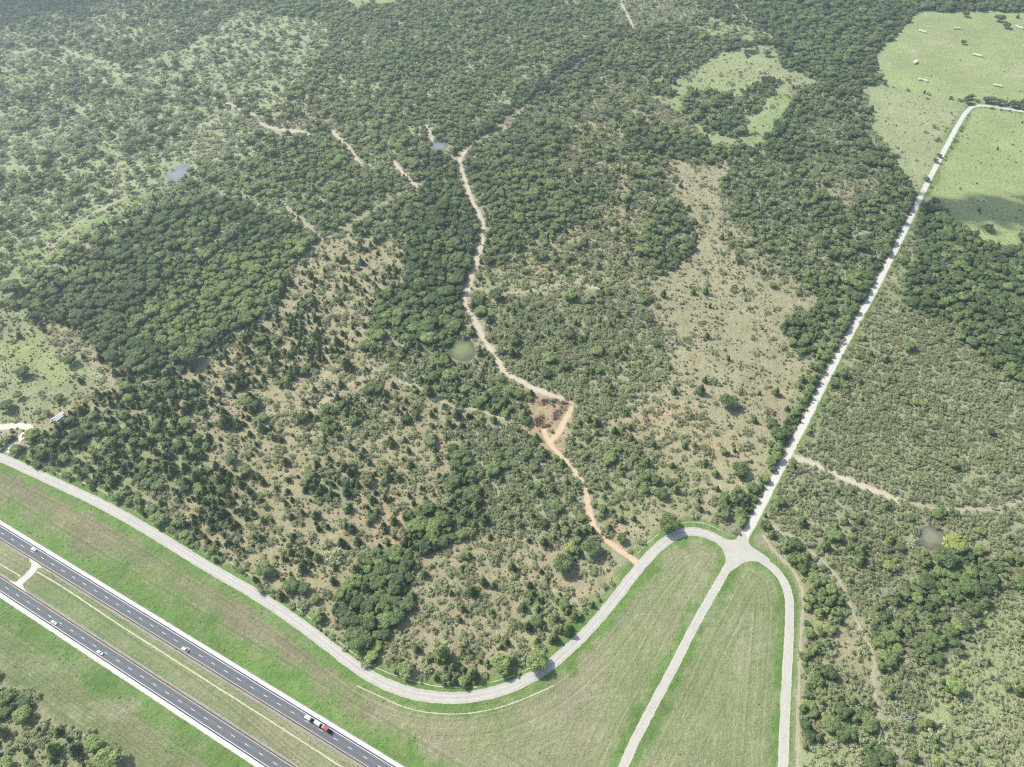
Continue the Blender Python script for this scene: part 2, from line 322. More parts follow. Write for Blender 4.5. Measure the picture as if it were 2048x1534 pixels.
reg('orange clearing', [(1052,803),(1085,786),(1130,792),(1152,812),(1132,848),(1138,882),(1112,918),(1080,885),(1058,862)], 0,0,.04,.2,'dry',.3,.5)
# --- right of the meadow
reg('gravel road wood', [(1620,168),(1700,178),(1705,200),(1690,240),(1780,300),(1815,375),(1845,400),(1800,475),(1760,535),(1722,620),(1700,655),(1640,715),(1612,715),(1585,690),(1562,655),(1640,605),(1600,560),(1540,520),(1482,460),(1442,400),(1465,300),(1530,285),(1545,232)], 0.8,0.2,0.6,.2,'brushg',.34,.45)
reg('wood glades', [(1600,250),(1650,240),(1700,245),(1765,325),(1750,400),(1690,425),(1640,410),(1590,330)], .3,.05,.85,.4,'brushg',.36,.55)
reg('lower meadow wood', [(1470,300),(1560,320),(1640,425),(1650,560),(1600,560),(1540,520),(1482,460),(1442,400)], .45,.2,1.1,.2,'brushg',.45,.45,0,.85)
reg('field side oaks', [(1698,268),(1740,260),(1768,285),(1784,322),(1772,340),(1735,337),(1708,312)], 1.1,0,.3,.1,'litter',.25,.4,0,1.3)
reg('hollow', [(1650,380),(1690,352),(1715,375),(1700,410),(1660,410)], .05,.05,.4,.6,'dry',.4,.5)
reg('roadside trees', [(1640,715),(1702,652),(1660,740),(1600,850),(1560,930),(1500,1030),(1440,1030),(1450,990),(1520,960),(1545,880),(1590,800),(1600,740)], 0.5,0.4,0.6,.3,'drygreen',.28,.4)
reg('pale upper meadow', [(1305,195),(1370,150),(1400,130),(1440,105),(1500,95),(1545,88),(1570,140),(1622,152),(1625,168),(1570,188),(1540,232),(1530,288),(1470,298),(1420,288),(1400,260),(1350,222)], .01,0,.05,.5,'pale',.35,.5,.3)
reg('meadow island trees', [(1362,218),(1378,182),(1430,182),(1470,192),(1510,168),(1540,153),(1562,165),(1530,202),(1502,232),(1490,262),(1475,277),(1422,270),(1395,250)], .75,.1,.8,.1,'savg',.36,.55)
reg('fence row trees', [(1300,165),(1345,172),(1340,195),(1300,190)], .9,.1,.5,.1,'brushg',.3,.4)
reg('lime strip', [(1530,228),(1560,190),(1600,185),(1560,230),(1545,262),(1520,285),(1475,298),(1490,262)], .0,0,.06,.3,'lime',.3,.5,.4)
reg('hay field', [(1838,20),(1900,26),(1960,22),(2048,26),(2450,40),(2450,230),(2048,205),(1930,203),(1765,170),(1748,112),(1795,68)], .0,0,.0,.05,'pasture',.3,.4,1.0)
reg('tan field', [(1722,186),(1765,170),(1930,203),(1938,212),(1918,262),(1852,372),(1832,395),(1810,368),(1780,296),(1692,242)], 0,0,.004,.25,'tfield',.3,.5,.5)
reg('tan field fringe', [(1700,190),(1740,190),(1745,260),(1790,310),(1760,320),(1690,245)], .15,.05,.5,.5,'tanpast',.3,.5)
reg('green field', [(1948,214),(2048,226),(2450,260),(2450,560),(2048,492),(1990,494),(1932,464),(1872,412),(1852,392),(1902,300)], .0,0,.0,.15,'pasture',.3,.4,.8)
reg('field corner wood', [(1838,425),(1872,412),(1932,464),(1990,496),(2048,494),(2450,560),(2450,860),(2048,770),(1960,725),(1900,645),(1832,622),(1795,600),(1790,560),(1805,520),(1840,480)], .97,.3,.6,.1,'litter',.26,.4,0,1.1)
reg('right brush', [(1790,605),(1832,622),(1900,645),(1960,725),(2048,770),(2450,860),(2450,1180),(2048,1090),(1960,1060),(1900,1020),(1820,1005),(1760,985),(1660,945),(1605,912),(1640,830),(1700,735)], 0.015,0.03,1.3,.25,'brushg',.45,.47)
reg('road verge scrub', [(1800,470),(1840,470),(1800,600),(1720,720),(1660,800),(1610,905),(1590,905),(1660,780),(1700,700)], .06,.05,.45,.9,'tanpast',.3,.5)
reg('right mixed', [(1545,945),(1600,918),(1700,965),(1820,1010),(2048,1080),(2450,1180),(2450,1260),(2048,1205),(1960,1215),(1930,1295),(1880,1335),(1850,1400),(1820,1540),(1780,1800),(1598,1800),(1600,1400),(1608,1225),(1604,1178),(1585,1140),(1540,1065)], 0.05,0.1,1.2,.25,'brushg',.42,.48)
reg('ramp side wood', [(1560,1090),(1620,1110),(1670,1165),(1690,1215),(1680,1290),(1640,1300),(1650,1340),(1700,1400),(1760,1480),(1790,1540),(1790,1800),(1600,1800),(1600,1400),(1610,1225),(1590,1150)], .6,.5,.8,.2,'drygreen',.3,.45)
reg('oak wood by pond', [(1845,1100),(1900,1085),(1960,1095),(2048,1120),(2450,1180),(2450,1260),(2048,1185),(1985,1200),(1950,1225),(1930,1290),(1890,1330),(1840,1350),(1760,1330),(1740,1260),(1730,1200),(1780,1180),(1850,1160)], 0.72,0.25,0.8,.1,'litter',.32,.45,0,1.15)
reg('yellow glade', [(1668,1250),(1700,1230),(1740,1290),(1758,1340),(1740,1370),(1690,1350),(1660,1320)], .0,.0,.25,.9,'dry',.3,.6)
reg('pale thicket', [(1960,1215),(2048,1190),(2450,1260),(2450,1800),(1800,1800),(1822,1540),(1850,1400),(1885,1340),(1932,1297)], .03,.06,.68,.9,'pale',.4,.8,0,.9)
reg('low yellow thicket', [(1650,1480),(1720,1490),(1720,1540),(1700,1700),(1600,1700),(1600,1490)], .1,.2,.8,.6,'pale',.4,.9,0,.8)
# --- road reserve
reg('reserve', [(-160,845),(0,914),(60,941),(120,969),(200,1006),(280,1050),(345,1090),(420,1137),(500,1181),(569,1226),(639,1277),(709,1332),(778,1371),(848,1392),(952,1393),(1022,1376),(1092,1338),(1144,1292),(1170,1268),(1222,1209),(1274,1139),(1316,1094),(1345,1073),(1380,1050),(1470,1068),(1500,1040),(1530,1055),(1560,1105),(1600,1150),(1606,1240),(1600,1300),(1597,1400),(1594,1540),(1590,1900),(-700,1900),(-700,860)], 0,0,0,0,'mowed',.3,.4,.25)
reg('verge upper', [(-300,840),(0,905),(60,928),(150,962),(250,1008),(345,1065),(430,1122),(500,1165),(600,1240),(700,1310),(760,1345),(870,1374),(980,1362),(1060,1330),(1110,1290),(1200,1200),(1275,1105),(1310,1060),(1380,1035),(1470,1055),(1431,1078),(1371,1065),(1344,1075),(1316,1096),(1274,1141),(1222,1211),(1170,1270),(1092,1340),(1022,1378),(952,1395),(848,1394),(778,1373),(709,1334),(639,1279),(569,1228),(500,1183),(420,1139),(345,1092),(280,1052),(200,1008),(120,971),(60,943),(0,916),(-300,800)], 0,0,.02,.2,'mowed',.3,.4)
reg('ramp island left', [(1345,1095),(1390,1078),(1430,1088),(1455,1120),(1400,1225),(1330,1350),(1285,1440),(1225,1560),(1180,1700),(600,1700),(760,1400),(860,1416),(960,1412),(1050,1385),(1120,1342),(1210,1250),(1290,1150)], 0,0,0,0,'isle',.3,.4,.2)
reg('ramp island right', [(1480,1128),(1520,1125),(1552,1150),(1565,1200),(1566,1290),(1560,1400),(1555,1560),(1555,1700),(1240,1700),(1290,1480),(1350,1350),(1420,1225),(1465,1140)], 0,0,0,0,'isle',.3,.4,.2)
reg('bottom left scrub', [(-500,1330),(0,1350),(60,1385),(130,1440),(230,1490),(300,1560),(300,1900),(-700,1900)], 0.02,0.2,0.6,.8,'drygreen',.35,.5)

# highway frame
HA = np.array([-410.475, 304.35]); HD = np.array([.88554, -.46456]); HN = np.array([.46456, .88554])
hp = lambda s, o: HA + HD*s + HN*o
LOWO = -30.58
# country roads (centre lines in photo pixels) : name, pts, half width
FR = [(-160,862),(-60,893),(0,914),(60,941),(120,969),(200,1006),(280,1050),(345,1090),(420,1137),(500,1181),(569.6,1226),(639,1277),(709,1332),(742,1354),(778,1371),(812,1384),(848,1392),(900,1397),(952.5,1393),(1022,1376),(1092,1338),(1144,1292),(1170,1268),(1222,1209),(1274,1139),(1316,1094),(1344,1073),(1371,1063),(1399,1063),(1431,1075),(1458,1092),(1479,1100)]
MR = [(1484,1092),(1462,1122),(1427,1184.5),(1385,1257.6),(1344,1341),(1302,1418),(1267,1487),(1246,1534),(1218,1600)]
RR = [(1479,1094),(1511,1111),(1542,1132),(1563,1153),(1577,1184.5),(1580,1223),(1577,1296),(1572,1383),(1568,1487),(1565,1560),(1562,1640)]
GR = [(1478,1100),(1486,1080),(1504,1048),(1521,1016),(1548,962),(1580,902),(1620,824),(1680,704),(1740,598),(1801,480),(1848,378),(1889,300),(1920,242),(1938,216),(1956,210),(1985,213),(2048,223),(2200,250)]
ROADS = [('frontage_road', smooth(GP(FR), 2.0), 4.1), ('ramp_road', smooth(GP(MR), 2.0), 3.15), ('ramp_road', smooth(GP(RR), 2.0), 3.35), ('gravel_road', smooth(GP(GR), 2.0), 3.6)]
TR = [ # name, pts, half width, material key
 ('dirt_track', [(1277,1127),(1250,1108),(1222,1087),(1194,1066),(1182,1038),(1175,1000),(1168,971),(1149,943),(1121,912),(1098,885),(1086,858)], 2.6, 'orange'),
 ('dirt_track', [(1145,811),(1133,801),(1098,789),(1063,775),(1028,756),(1004,740),(993,713),(975,689),(961,670),(954,646),(934,623),(929,603),(938,572),(946,545),(956,513),(967,478),(965,439),(942,400),(931,364),(922,337),(918,317),(935,300)], 3.2, 'tan'),
 ('dirt_track', [(1145,811),(1130,840),(1118,865),(1098,885)], 3.0, 'orange'),
 ('dirt_track', [(1585,914),(1624,926),(1663,947),(1714,967),(1761,987),(1800,1001)], 3.4, 'tan'),
 ('dirt_track', [(1796,999),(1830,1008),(1870,1017),(1910,1020),(1948,1017)], 2.4, 'faint'),
 ('dirt_track', [(938,572),(1000,588),(1059,584),(1117,568),(1165,566),(1188,578)], 1.6, 'faint'),
 ('dirt_track', [(1531,1028),(1552,1059),(1598,1080),(1622,1104),(1664,1136),(1685,1174),(1705,1223),(1726,1271),(1751,1320),(1745,1352),(1751,1400),(1761,1445),(1789,1505),(1800,1560)], 1.7, 'faint'),
 ('dirt_track', [(1946,1017),(1975,1022),(2010,1012),(2048,1000),(2150,985)], 2.2, 'faint'),
 ('dirt_track', [(1526,1070),(1552,1108),(1587,1139),(1604,1177),(1606,1223),(1601,1285),(1598,1348),(1596,1534),(1594,1620)], 1.9, 'faint'),
 ('dirt_track', [(378,176),(414,192),(458,208),(484,220),(511,232),(519,249),(557,258),(593,267)], 2.8, 'tan'),
 ('dirt_track', [(518,364),(544,384),(564,404),(606,443),(645,482)], 2.2, 'faint'),
 ('dirt_track', [(663,261),(688,285),(705,305),(719,327)], 3.0, 'tan'),
 ('dirt_track', [(788,323),(805,346),(820,361),(835,375)], 3.0, 'tan'),
 ('dirt_track', [(849,249),(861,270),(868,284)], 2.8, 'tan'),
 ('dirt_track', [(300,372),(242,400),(192,423),(149,451),(98,498)], 2.0, 'faint'),
 ('dirt_track', [(-60,50),(0,58),(70,78),(109,88),(141,106),(180,118),(235,130)], 2.6, 'faint'),
 ('dirt_track', [(1236,-30),(1239,0),(1252,26),(1267,56)], 2.8, 'tan'),
 ('dirt_track', [(1462,0),(1470,12),(1487,32),(1505,47),(1528,67),(1565,80),(1600,85)], 2.6, 'faint'),
 ('dirt_track', [(1058,205),(1030,232),(1000,272),(942,292)], 2.4, 'faint'),
 ('dirt_track', [(1044,850),(1001,834),(950,820),(891,807),(836,775),(797,760)], 2.6, 'faint'),
 ('dirt_track', [(750,742),(695,771),(648,807),(600,835)], 2.6, 'faint'),
 ('dirt_track', [(12,905),(18,897),(26,890)], 3.4, 'pale'),
 ('dirt_track', [(26,890),(40,876),(62,858),(48,851),(20,852),(0,856),(-60,850)], 3.6, 'pale'),
 ('dirt_track', [(560,258),(600,262),(622,270)], 3.4, 'tan'),
 ('dirt_track', [(400,55),(440,55),(480,62),(520,60),(560,55)], 2.2, 'faint'),
]
TRL = [(n, smooth(GP(p), 1.5), w, k) for n, p, w, k in TR]
# bare earth patches: centre px, radii px, colour, strength
SP = [(789,1040,22,46,'soil',.9),(760,1075,16,16,'soil',.7),(1252,838,22,8,'soil',.9),(1290,842,16,8,'soil',.7),(1330,825,20,7,'soil',.7),(1388,854,10,24,'soil',.9),(1432,893,22,9,'soil',.8),(1470,905,16,8,'soil',.6),(1415,940,12,24,'soil',.8),(1563,787,26,8,'soil',.8),(1548,822,10,9,'soil',.8),
 (1232,1056,14,26,'soil',.7),(1018,1181,12,7,'soil',.9),(1010,1148,16,8,'soil',.6),(1395,770,14,14,'soil',.5),(1100,840,44,42,'soil',.75),(1110,800,34,14,'soil',.6),(1090,905,26,10,'soil',.9),(768,985,12,8,'soil',.7),(870,1000,14,7,'soil',.5),(1350,925,16,8,'soil',.6),(1300,1000,14,8,'soil',.4),
 (1188,572,12,8,'caliche',1.0),(1130,575,40,10,'psoil',.6),(1288,110,22,5,'caliche',1.0),(1270,116,12,5,'psoil',.9),(205,420,18,6,'psoil',.8),(110,490,30,6,'psoil',.7),(430,405,30,8,'psoil',.4),(560,260,40,7,'psoil',.7),(680,275,16,10,'psoil',.7),(795,345,20,14,'psoil',.6),(700,330,30,8,'psoil',.4),
 (22,872,40,12,'psoil',.7),(70,480,20,8,'psoil',.4),(950,700,6,26,'soil',.8),(948,722,10,5,'soil',.8),(1500,345,14,6,'psoil',.4),(830,630,22,8,'psoil',.5),(1300,150,14,3,'psoil',.6),(1330,230,20,6,'psoil',.4),(1120,255,30,8,'psoil',.4),(1130,290,16,14,'psoil',.4),(1080,330,26,10,'psoil',.4),(1240,275,14,6,'psoil',.5),
 (1822,98,16,9,'psoil',.45),(1880,85,34,5,'psoil',.45),(2040,140,20,16,'psoil',.5),(1930,128,12,4,'psoil',.35),(1960,145,12,4,'psoil',.35),(1760,125,16,14,'psoil',.4),(1800,222,30,10,'psoil',.3),(1890,232,26,7,'psoil',.35),(1985,500,30,8,'psoil',.3),(1630,925,36,9,'soil',.5),(1610,610,20,8,'psoil',.3),(1770,560,26,16,'psoil',.4),
 (1990,560,14,8,'psoil',.8),(1960,650,24,8,'psoil',.5),(1925,410,12,10,'psoil',.3),(2000,1480,40,20,'psoil',.4),(1930,1250,20,20,'psoil',.5),(1735,1470,8,18,'psoil',.7),(1860,1120,12,8,'psoil',.5),(150,690,30,6,'psoil',.35),(200,745,40,5,'psoil',.5),(1170,560,30,5,'psoil',.4),(500,905,40,14,'psoil',.25),(1720,500,16,8,'psoil',.3),
 (560,1465,60,14,'soil',.12),(1400,1180,30,50,'psoil',.3),(1490,1300,30,60,'psoil',.25),(800,1450,120,20,'soil',.14),(330,1160,60,14,'soil',.12),(120,1040,60,14,'soil',.12),(100,1330,80,16,'psoil',.2),(230,1420,90,16,'psoil',.25)]
PONDS = [('olive', 2.5557, 500, 400, [(1010,775),(1020,740),(1050,715),(1090,705),(1130,715),(1147,745),(1157,790),(1140,815),(1095,830),(1050,815),(1018,800)]),
 ('grey', 10.22, 1780, 1030, [(590,380),(620,290),(720,220),(870,212),(1020,285),(1120,375),(1140,470),(1120,560),(1140,650),(1010,720),(750,720),(640,620),(570,500)]),
 ('blue', 3.408, 0, 0, [(1115,1198),(1190,1165),(1200,1138),(1260,1118),(1297,1128),(1292,1160),(1265,1190),(1240,1227),(1200,1232),(1150,1220)]),
 ('blue', 3.408, 500, 0, [(1240,965),(1290,957),(1357,985),(1342,1007),(1295,1020),(1252,1032),(1238,1000)])]
PL = []
for k, s, ox, oy, pts in PONDS: PL.append((k, smooth(GP([(ox+x/s, oy+y/s) for x, y in pts+pts[:1]]), 2.0)))

def region_of(P, amp=1.0):
    dist = np.clip(P[:, 1]/900, .25, 1.6)[:, None]
    Q = P + (np.stack([fbm(P, 26, 3), fbm(P, 26, 9)], -1)-.5)*16*amp*dist + (np.stack([vnoise(P, 7, 5), vnoise(P, 7, 6)], -1)-.5)*5*amp
    out = np.zeros(len(P), int)
    for k, r in enumerate(R):
        q = P if r[0] in ('reserve', 'verge upper', 'ramp island left', 'ramp island right', 'hay field', 'green field') else Q
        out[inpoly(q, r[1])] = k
    return out
def hwy(P):
    q = P-HA; return q@HD, q@HN

# ------------------------------------------------------------------ ground sheet
def build_ground():
    us = np.r_[-3000, -1600, -900, np.arange(-440, 2490, 4.0), 2900, 3600, 5000]
    vs = np.r_[np.arange(1900, -200, -4.0), -230, -270, -320, -380, -450, -530, -600, -660, -705, -735]
    U, V = np.meshgrid(us, vs); P = g2(U.ravel(), V.ravel()); ny, nx = U.shape
    reg_i = region_of(P); cols = np.array([GC[r[3]] for r in R]); calm = np.array([r[6] for r in R])
    # let neighbouring covers run into one another
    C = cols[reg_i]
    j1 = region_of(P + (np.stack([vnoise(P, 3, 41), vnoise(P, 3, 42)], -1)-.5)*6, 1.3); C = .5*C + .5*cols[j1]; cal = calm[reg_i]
    P0 = P.copy(); k_ = 1 + .0*P
    names = np.array([r[0] for r in R]); rn = names[reg_i]
    inres = np.isin(rn, ['reserve', 'verge upper', 'ramp island left', 'ramp island right'])
    n20, n8, n60 = fbm(P, 20, 21), fbm(P, 8, 22), fbm(P, 70, 23)
    # leaf litter and greener floor where trees stand close
    # green flush beside the paved roads and the highway
    s, o = hwy(P); up = o-7.5; lo = -(o-LOWO)-7.5
    dh = np.where(o > 0, up, np.where(o < LOWO, lo, 99)); inside = (o < 8) & (o > LOWO-8)
    wg = np.clip(1.35-dh/np.where(o > 0, 19, 13) - (n20-.5)*2.2 - (n8-.5)*.9, 0, 1)*(dh > 0)*inres*(dh < 90)
    dr = np.full(len(P), 1e9); sd = np.full(len(P), 0.0)
    for i, (nm, ln, hw) in enumerate(ROADS):
        d = pdist(P, ln, 90); dd = d-hw; m = d < dr; dr = np.where(m, d, dr)
        w = np.clip(1.5-dd/(7.0 if nm == 'frontage_road' else 6.0) - (n8-.5)*2.0 - (n20-.5)*1.4, 0, 1)*(dd > -2)
        if nm == 'gravel_road':
            side = P[:, 0] > np.interp(P[:, 1], ln[:, 1][:400], ln[:, 0][:400]); w = w*np.where(side, 1, .3)
            wg = np.maximum(wg, w*.8)
        else: wg = np.maximum(wg, w*.95)
    sd = np.where(dr < 85, dr, 0); sd = np.where((dh > 0) & (dh < dr) & (o > 0), dh+200, sd); sd = np.where((o < LOWO) & inres, dh+300, sd)
    rb = inres & (wg < .99); br = np.clip((n60-.5)*3+.5, 0, 1)[:, None]
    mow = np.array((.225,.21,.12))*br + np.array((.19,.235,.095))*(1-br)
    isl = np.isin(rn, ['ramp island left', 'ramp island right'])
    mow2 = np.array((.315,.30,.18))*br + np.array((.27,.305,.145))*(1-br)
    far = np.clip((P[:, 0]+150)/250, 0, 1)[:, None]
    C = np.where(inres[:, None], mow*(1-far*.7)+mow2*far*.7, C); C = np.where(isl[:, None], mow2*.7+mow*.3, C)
    # median: green at the edges, thinner in the middle
    med = (o < -6.5) & (o > LOWO+6.5); C = np.where(med[:, None], np.array((.20,.26,.105))*(1-br)+np.array((.26,.26,.14))*br, C)
    bg_ = np.array((.15,.27,.065))*(.6+.4*n20[:, None]) + np.array((.05,.06,.02))*n8[:, None]
    C = C*(1-wg[:, None]) + bg_*wg[:, None]
    # bare earth
    px, py, _ = to_px(P)
    for cx, cy, rx, ry, key, w in SP:
        e = np.hypot((px-cx)/rx, (py-cy)/ry); m = e < 2.2
        if not m.any(): continue
        ww = np.zeros(len(P)); ww[m] = np.clip((1.25-e[m] - (n8[m]-.5)*3.4 - (vnoise(P[m], 3.2, 61)-.5)*1.8)*1.8, 0, 1)*w; C = C*(1-ww[:, None]) + np.array(GC[key])*ww[:, None]
    for nm, ln, hw, key in TRL:
        d = pdist(P, ln, 12); ww = np.clip(1.1-(d-hw)/2.2-(n8-.5)*2.4, 0, 1)*(.55 if key != 'faint' else .4); cc = GC['soil' if key == 'orange' else 'psoil']
        C = C*(1-ww[:, None]) + np.array(cc)*ww[:, None]
    for k, ln in PL:
        d = pdist(P, ln, 14); ww = np.clip(1.3-d/3.5-(n8-.5)*2, 0, 1)*.7; C = C*(1-ww[:, None]) + np.array(GC['psoil'])*.7*ww[:, None]
    bd = pdist(P, PL[0][1], 5)*0
    C = C*(1+(n60[:, None]-.5)*.25)
    idx = np.arange(nx*ny).reshape(ny, nx)
    F4 = np.stack([idx[:-1, :-1].ravel(), idx[:-1, 1:].ravel(), idx[1:, 1:].ravel(), idx[1:, :-1].ravel()], -1)
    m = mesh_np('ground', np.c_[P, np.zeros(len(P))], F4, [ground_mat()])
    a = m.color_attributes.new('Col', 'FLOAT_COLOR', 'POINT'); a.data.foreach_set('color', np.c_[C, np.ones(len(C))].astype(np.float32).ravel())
    for nm, val in (('sd', sd), ('sk', inres*1.0*(wg < .7)), ('calm', np.where(inres, .35, cal))):
        at = m.attributes.new(nm, 'FLOAT', 'POINT'); at.data.foreach_set('value', val.astype(np.float32))
    link('ground', m, kind='structure')
build_ground()

# ------------------------------------------------------------------ ribbons: roads, tracks, markings
def ribbon(name, line, hl, hr, z, mat, rag=0.0, seed=1, parent=None, ragsc=2.2, **kw):
    """line: Nx2; hl/hr lateral offsets left(-) and right(+) of travel"""
    d = np.gradient(line, axis=0); d /= np.hypot(d[:, 0], d[:, 1])[:, None]; n = np.stack([-d[:, 1], d[:, 0]], -1)
    s = np.r_[0, np.cumsum(np.hypot(*np.diff(line, axis=0).T))]
    def jag(k): return (fbm(np.stack([s, s*0+k*37], -1), ragsc, seed+k, 3)-.5)*2*rag if rag else 0
    a = line + n*(hl + jag(1))[:, None] if rag else line + n*hl
    b = line + n*(hr + jag(2))[:, None] if rag else line + n*hr
    m_ = (a+b)/2; V = np.concatenate([np.c_[a, np.full(len(a), z)], np.c_[m_, np.full(len(a), z)], np.c_[b, np.full(len(a), z)]]); N_ = len(a)
    i = np.arange(N_-1); Fc = np.concatenate([np.stack([i+N_, i+1+N_, i+1, i], -1), np.stack([i+2*N_, i+1+2*N_, i+1+N_, i+N_], -1)])
    m = mesh_np(name, V, Fc, [mat]); uv = m.uv_layers.new(name='UVMap')
    vi = np.empty(len(m.loops), np.int32); m.loops.foreach_get('vertex_index', vi)
    la = np.concatenate([np.full(N_, hl), np.full(N_, (hl+hr)/2), np.full(N_, hr)]); ss = np.tile(s, 3)
    uv.data.foreach_set('uv', np.stack([ss[vi], la[vi]], -1).astype(np.float32).ravel())
    return link(name, m, parent, **kw)
def hline(s0, s1, o, step=4.0):
    t = np.linspace(s0, s1, max(2, int((s1-s0)/step))); return HA + np.outer(t, HD) + HN*o
asph = road_mat('asphalt', (.125,.136,.142), (.172,.184,.188), 1.83, (.105,.115,.120), sc=1.3)
rumble = road_mat('rumble_asphalt', (.075,.072,.065), (.105,.098,.085))
conc = road_mat('shoulder_concrete', (.56,.555,.53), (.70,.69,.66), sc=.6)
conc2 = road_mat('shoulder_edge_gravel', (.48,.46,.34), (.62,.60,.46))
gravel = road_mat('median_gravel', (.24,.225,.19), (.36,.34,.30))
white = simple('road_paint_white', (.88,.88,.86), .6, .08); yel = simple('road_paint_yellow', (.86,.60,.33), .6, .10)
front = road_mat('frontage_surface', (.385,.365,.315), (.50,.475,.415), 1.5, (.55,.525,.465), (.47,.44,.33), 4.1)
ramp = road_mat('ramp_surface', (.41,.39,.325), (.53,.505,.43), 1.3, (.455,.43,.37), (.60,.55,.42), 3.7)
gravm = road_mat('gravel_surface', (.50,.475,.40), (.63,.60,.52), 1.2, (.69,.66,.58), (.40,.36,.26), 3.6)
TM = {'orange': road_mat('orange_earth', (.48,.35,.215), (.58,.445,.29), .9, (.62,.49,.34)), 'tan': road_mat('tan_earth', (.42,.355,.25), (.53,.455,.33), .9, (.57,.50,.38)),
      'faint': road_mat('worn_grass', (.31,.285,.185), (.40,.36,.24), .8, (.43,.385,.26)), 'pale': road_mat('pale_earth', (.60,.52,.39), (.72,.64,.50), .9, (.76,.69,.56))}
S0, S1 = -160, 560
for sgn, base in ((1, 0.0), (-1, LOWO)):
    f = lambda o: base + sgn*o
    hl = hline(S0, S1, base)
    road = ribbon('highway_carriageway', hl, *sorted((sgn*-3.85, sgn*3.85)), .06, asph, kind='structure')
    ribbon('rumble_strip', hl, *sorted((sgn*3.85, sgn*4.75)), .06, rumble, .04, 3, road)
    ribbon('rumble_strip', hl, *sorted((sgn*-3.85, sgn*-4.75)), .06, rumble, .05, 4, road)
    ribbon('concrete_shoulder', hline(S0, S1, base, 1.5), *sorted((sgn*4.75, sgn*7.25)), .05, conc, .05, 5, road)
    ribbon('shoulder_edge', hline(S0, S1, base, 1.0), *sorted((sgn*7.15, sgn*7.75)), .04, conc2 if sgn < 0 else gravel, .35, 6, road)
    ribbon('gravel_edge', hline(S0, S1, base, 1.0), *sorted((sgn*-4.7, sgn*-6.3)), .04, gravel, .55, 7, road)
    ribbon('edge_line', hl, *sorted((sgn*3.55, sgn*3.80)), .066, white, 0, 1, road)
    ribbon('edge_line', hl, *sorted((sgn*-3.60, sgn*-3.85)), .066, yel, 0, 1, road)
    V = []; Fc = []; ph = 0.0 if sgn > 0 else 34.9 % 12.183
    for k in range(-14, 46):
        c = ph + k*12.183; n0 = len(V)
        for ds, do in ((-1.7,-.11),(1.7,-.11),(1.7,.11),(-1.7,.11)): q = hp(c+ds, base+do); V.append((q[0], q[1], .066))
        Fc.append((n0, n0+1, n0+2, n0+3))
    link('lane_dashes', mesh_np('lane_dashes', V, np.array(Fc), [white]), road)
mats_ = {'frontage_road': front, 'ramp_road': ramp, 'gravel_road': gravm}
for k, (nm, ln, hw) in enumerate(ROADS):
    dens = smooth(ln, .7, 1); ribbon(nm, dens, -hw, hw, .05+.006*k, mats_[nm], .42 if nm != 'gravel_road' else .6, 11+k, ragsc=3.0, kind='structure')
# junction apron with flared corners
def sheet(name, pts, z, mat, sm=1.5, **kw):
    L = smooth(GP(pts+pts[:1]), sm)[:-1]; c = L.mean(0); V = np.r_[np.c_[L, np.full(len(L), z)], [[c[0], c[1], z]]]
    i = np.arange(len(L)); m = mesh_np(name, V, np.stack([i, (i+1) % len(L), np.full(len(L), len(L))], -1), [mat])
    m.uv_layers.new(name='UVMap'); 
    if (m.polygons[0].normal.z < 0): m.flip_normals()
    return link(name, m, kw.pop('parent', None), **kw)
sheet('junction_apron', [(1478,1062),(1492,1066),(1497,1085),(1502,1093),(1520,1104),(1545,1122),(1530,1126),(1505,1122),(1488,1124),(1470,1138),(1452,1148),(1450,1136),(1452,1118),(1446,1098),(1430,1084),(1432,1070),(1455,1080),(1474,1080)], .08, ramp, kind='structure')
for k, (nm, ln, hw, key) in enumerate(TRL):
    dn = smooth(ln, .8, 1); ribbon(nm, dn, -hw*(.6 if key == 'faint' else 1), hw*(.6 if key == 'faint' else 1), .025+.0008*k, TM[key], {'faint': 1.1, 'orange': 1.1, 'tan': 1.5, 'pale': .8}[key], 31+k, ragsc=5.0, kind='structure')
# median crossover
cx = smooth(GP([(66,1117),(72,1124),(70,1134),(62,1145),(48,1158),(36,1168),(34,1178)]), 1.0); ribbon('median_crossover', cx, -3.0, 3.0, .045, TM['pale'] if False else road_mat('crossover_gravel', (.50,.48,.42), (.62,.60,.54)), .5, 71, kind='structure')
for pts in ([(56,1112),(66,1116),(86,1136),(80,1137),(68,1132),(62,1122)], [(0,1158),(20,1162),(36,1164),(46,1158),(46,1176),(60,1192),(40,1186),(20,1174),(0,1162)]):
    sheet('median_crossover', pts, .041, bpy.data.materials['crossover_gravel'], kind='structure')
# pale mat strips laid in the ditches
matm = road_mat('straw_mat', (.42,.42,.28), (.56,.56,.40), sc=3)
def strip(pts, w, label, seed, brk=.0):
    ln = smooth(GP(pts), .6); ribbon('mat_strip', ln, -w*.55, w*.55, .09, matm, .3, seed, label=label, category='mat strip')
strip([(73,1143),(118,1169),(150,1190),(254,1260),(300,1289),(400,1353),(560,1454),(700,1545)], .85, 'long pale straw mat strip down the middle of the highway median', 81)
strip([(-60,1092),(0,1128),(42,1153)], .85, 'short pale mat strip in the median left of the gravel crossover', 82)
strip([(55,918),(90,935),(127,951)], .7, 'short pale mat strip under the dark trees by the far left driveway', 83)
strip([(160,962),(200,980),(243,1000)], .7, 'pale mat strip between the cedar wood and the frontage road, left end', 84)
strip([(460,1124),(500,1150),(560,1192),(620,1236),(670,1277),(705,1306),(740,1330),(790,1352),(840,1366),(880,1374),(920,1375),(955,1374)], .55, 'long pale mat strip following the inside of the frontage road bend', 85)
strip([(978,1366),(1010,1357),(1040,1346),(1065,1334)], .5, 'thin pale mat strip left of the tree that shades the road', 86)
strip([(714,1372),(760,1393),(810,1416),(860,1427),(920,1429),(980,1421),(1040,1402),(1108,1371)], .62, 'curved pale mat strip outside the frontage road bend', 87)
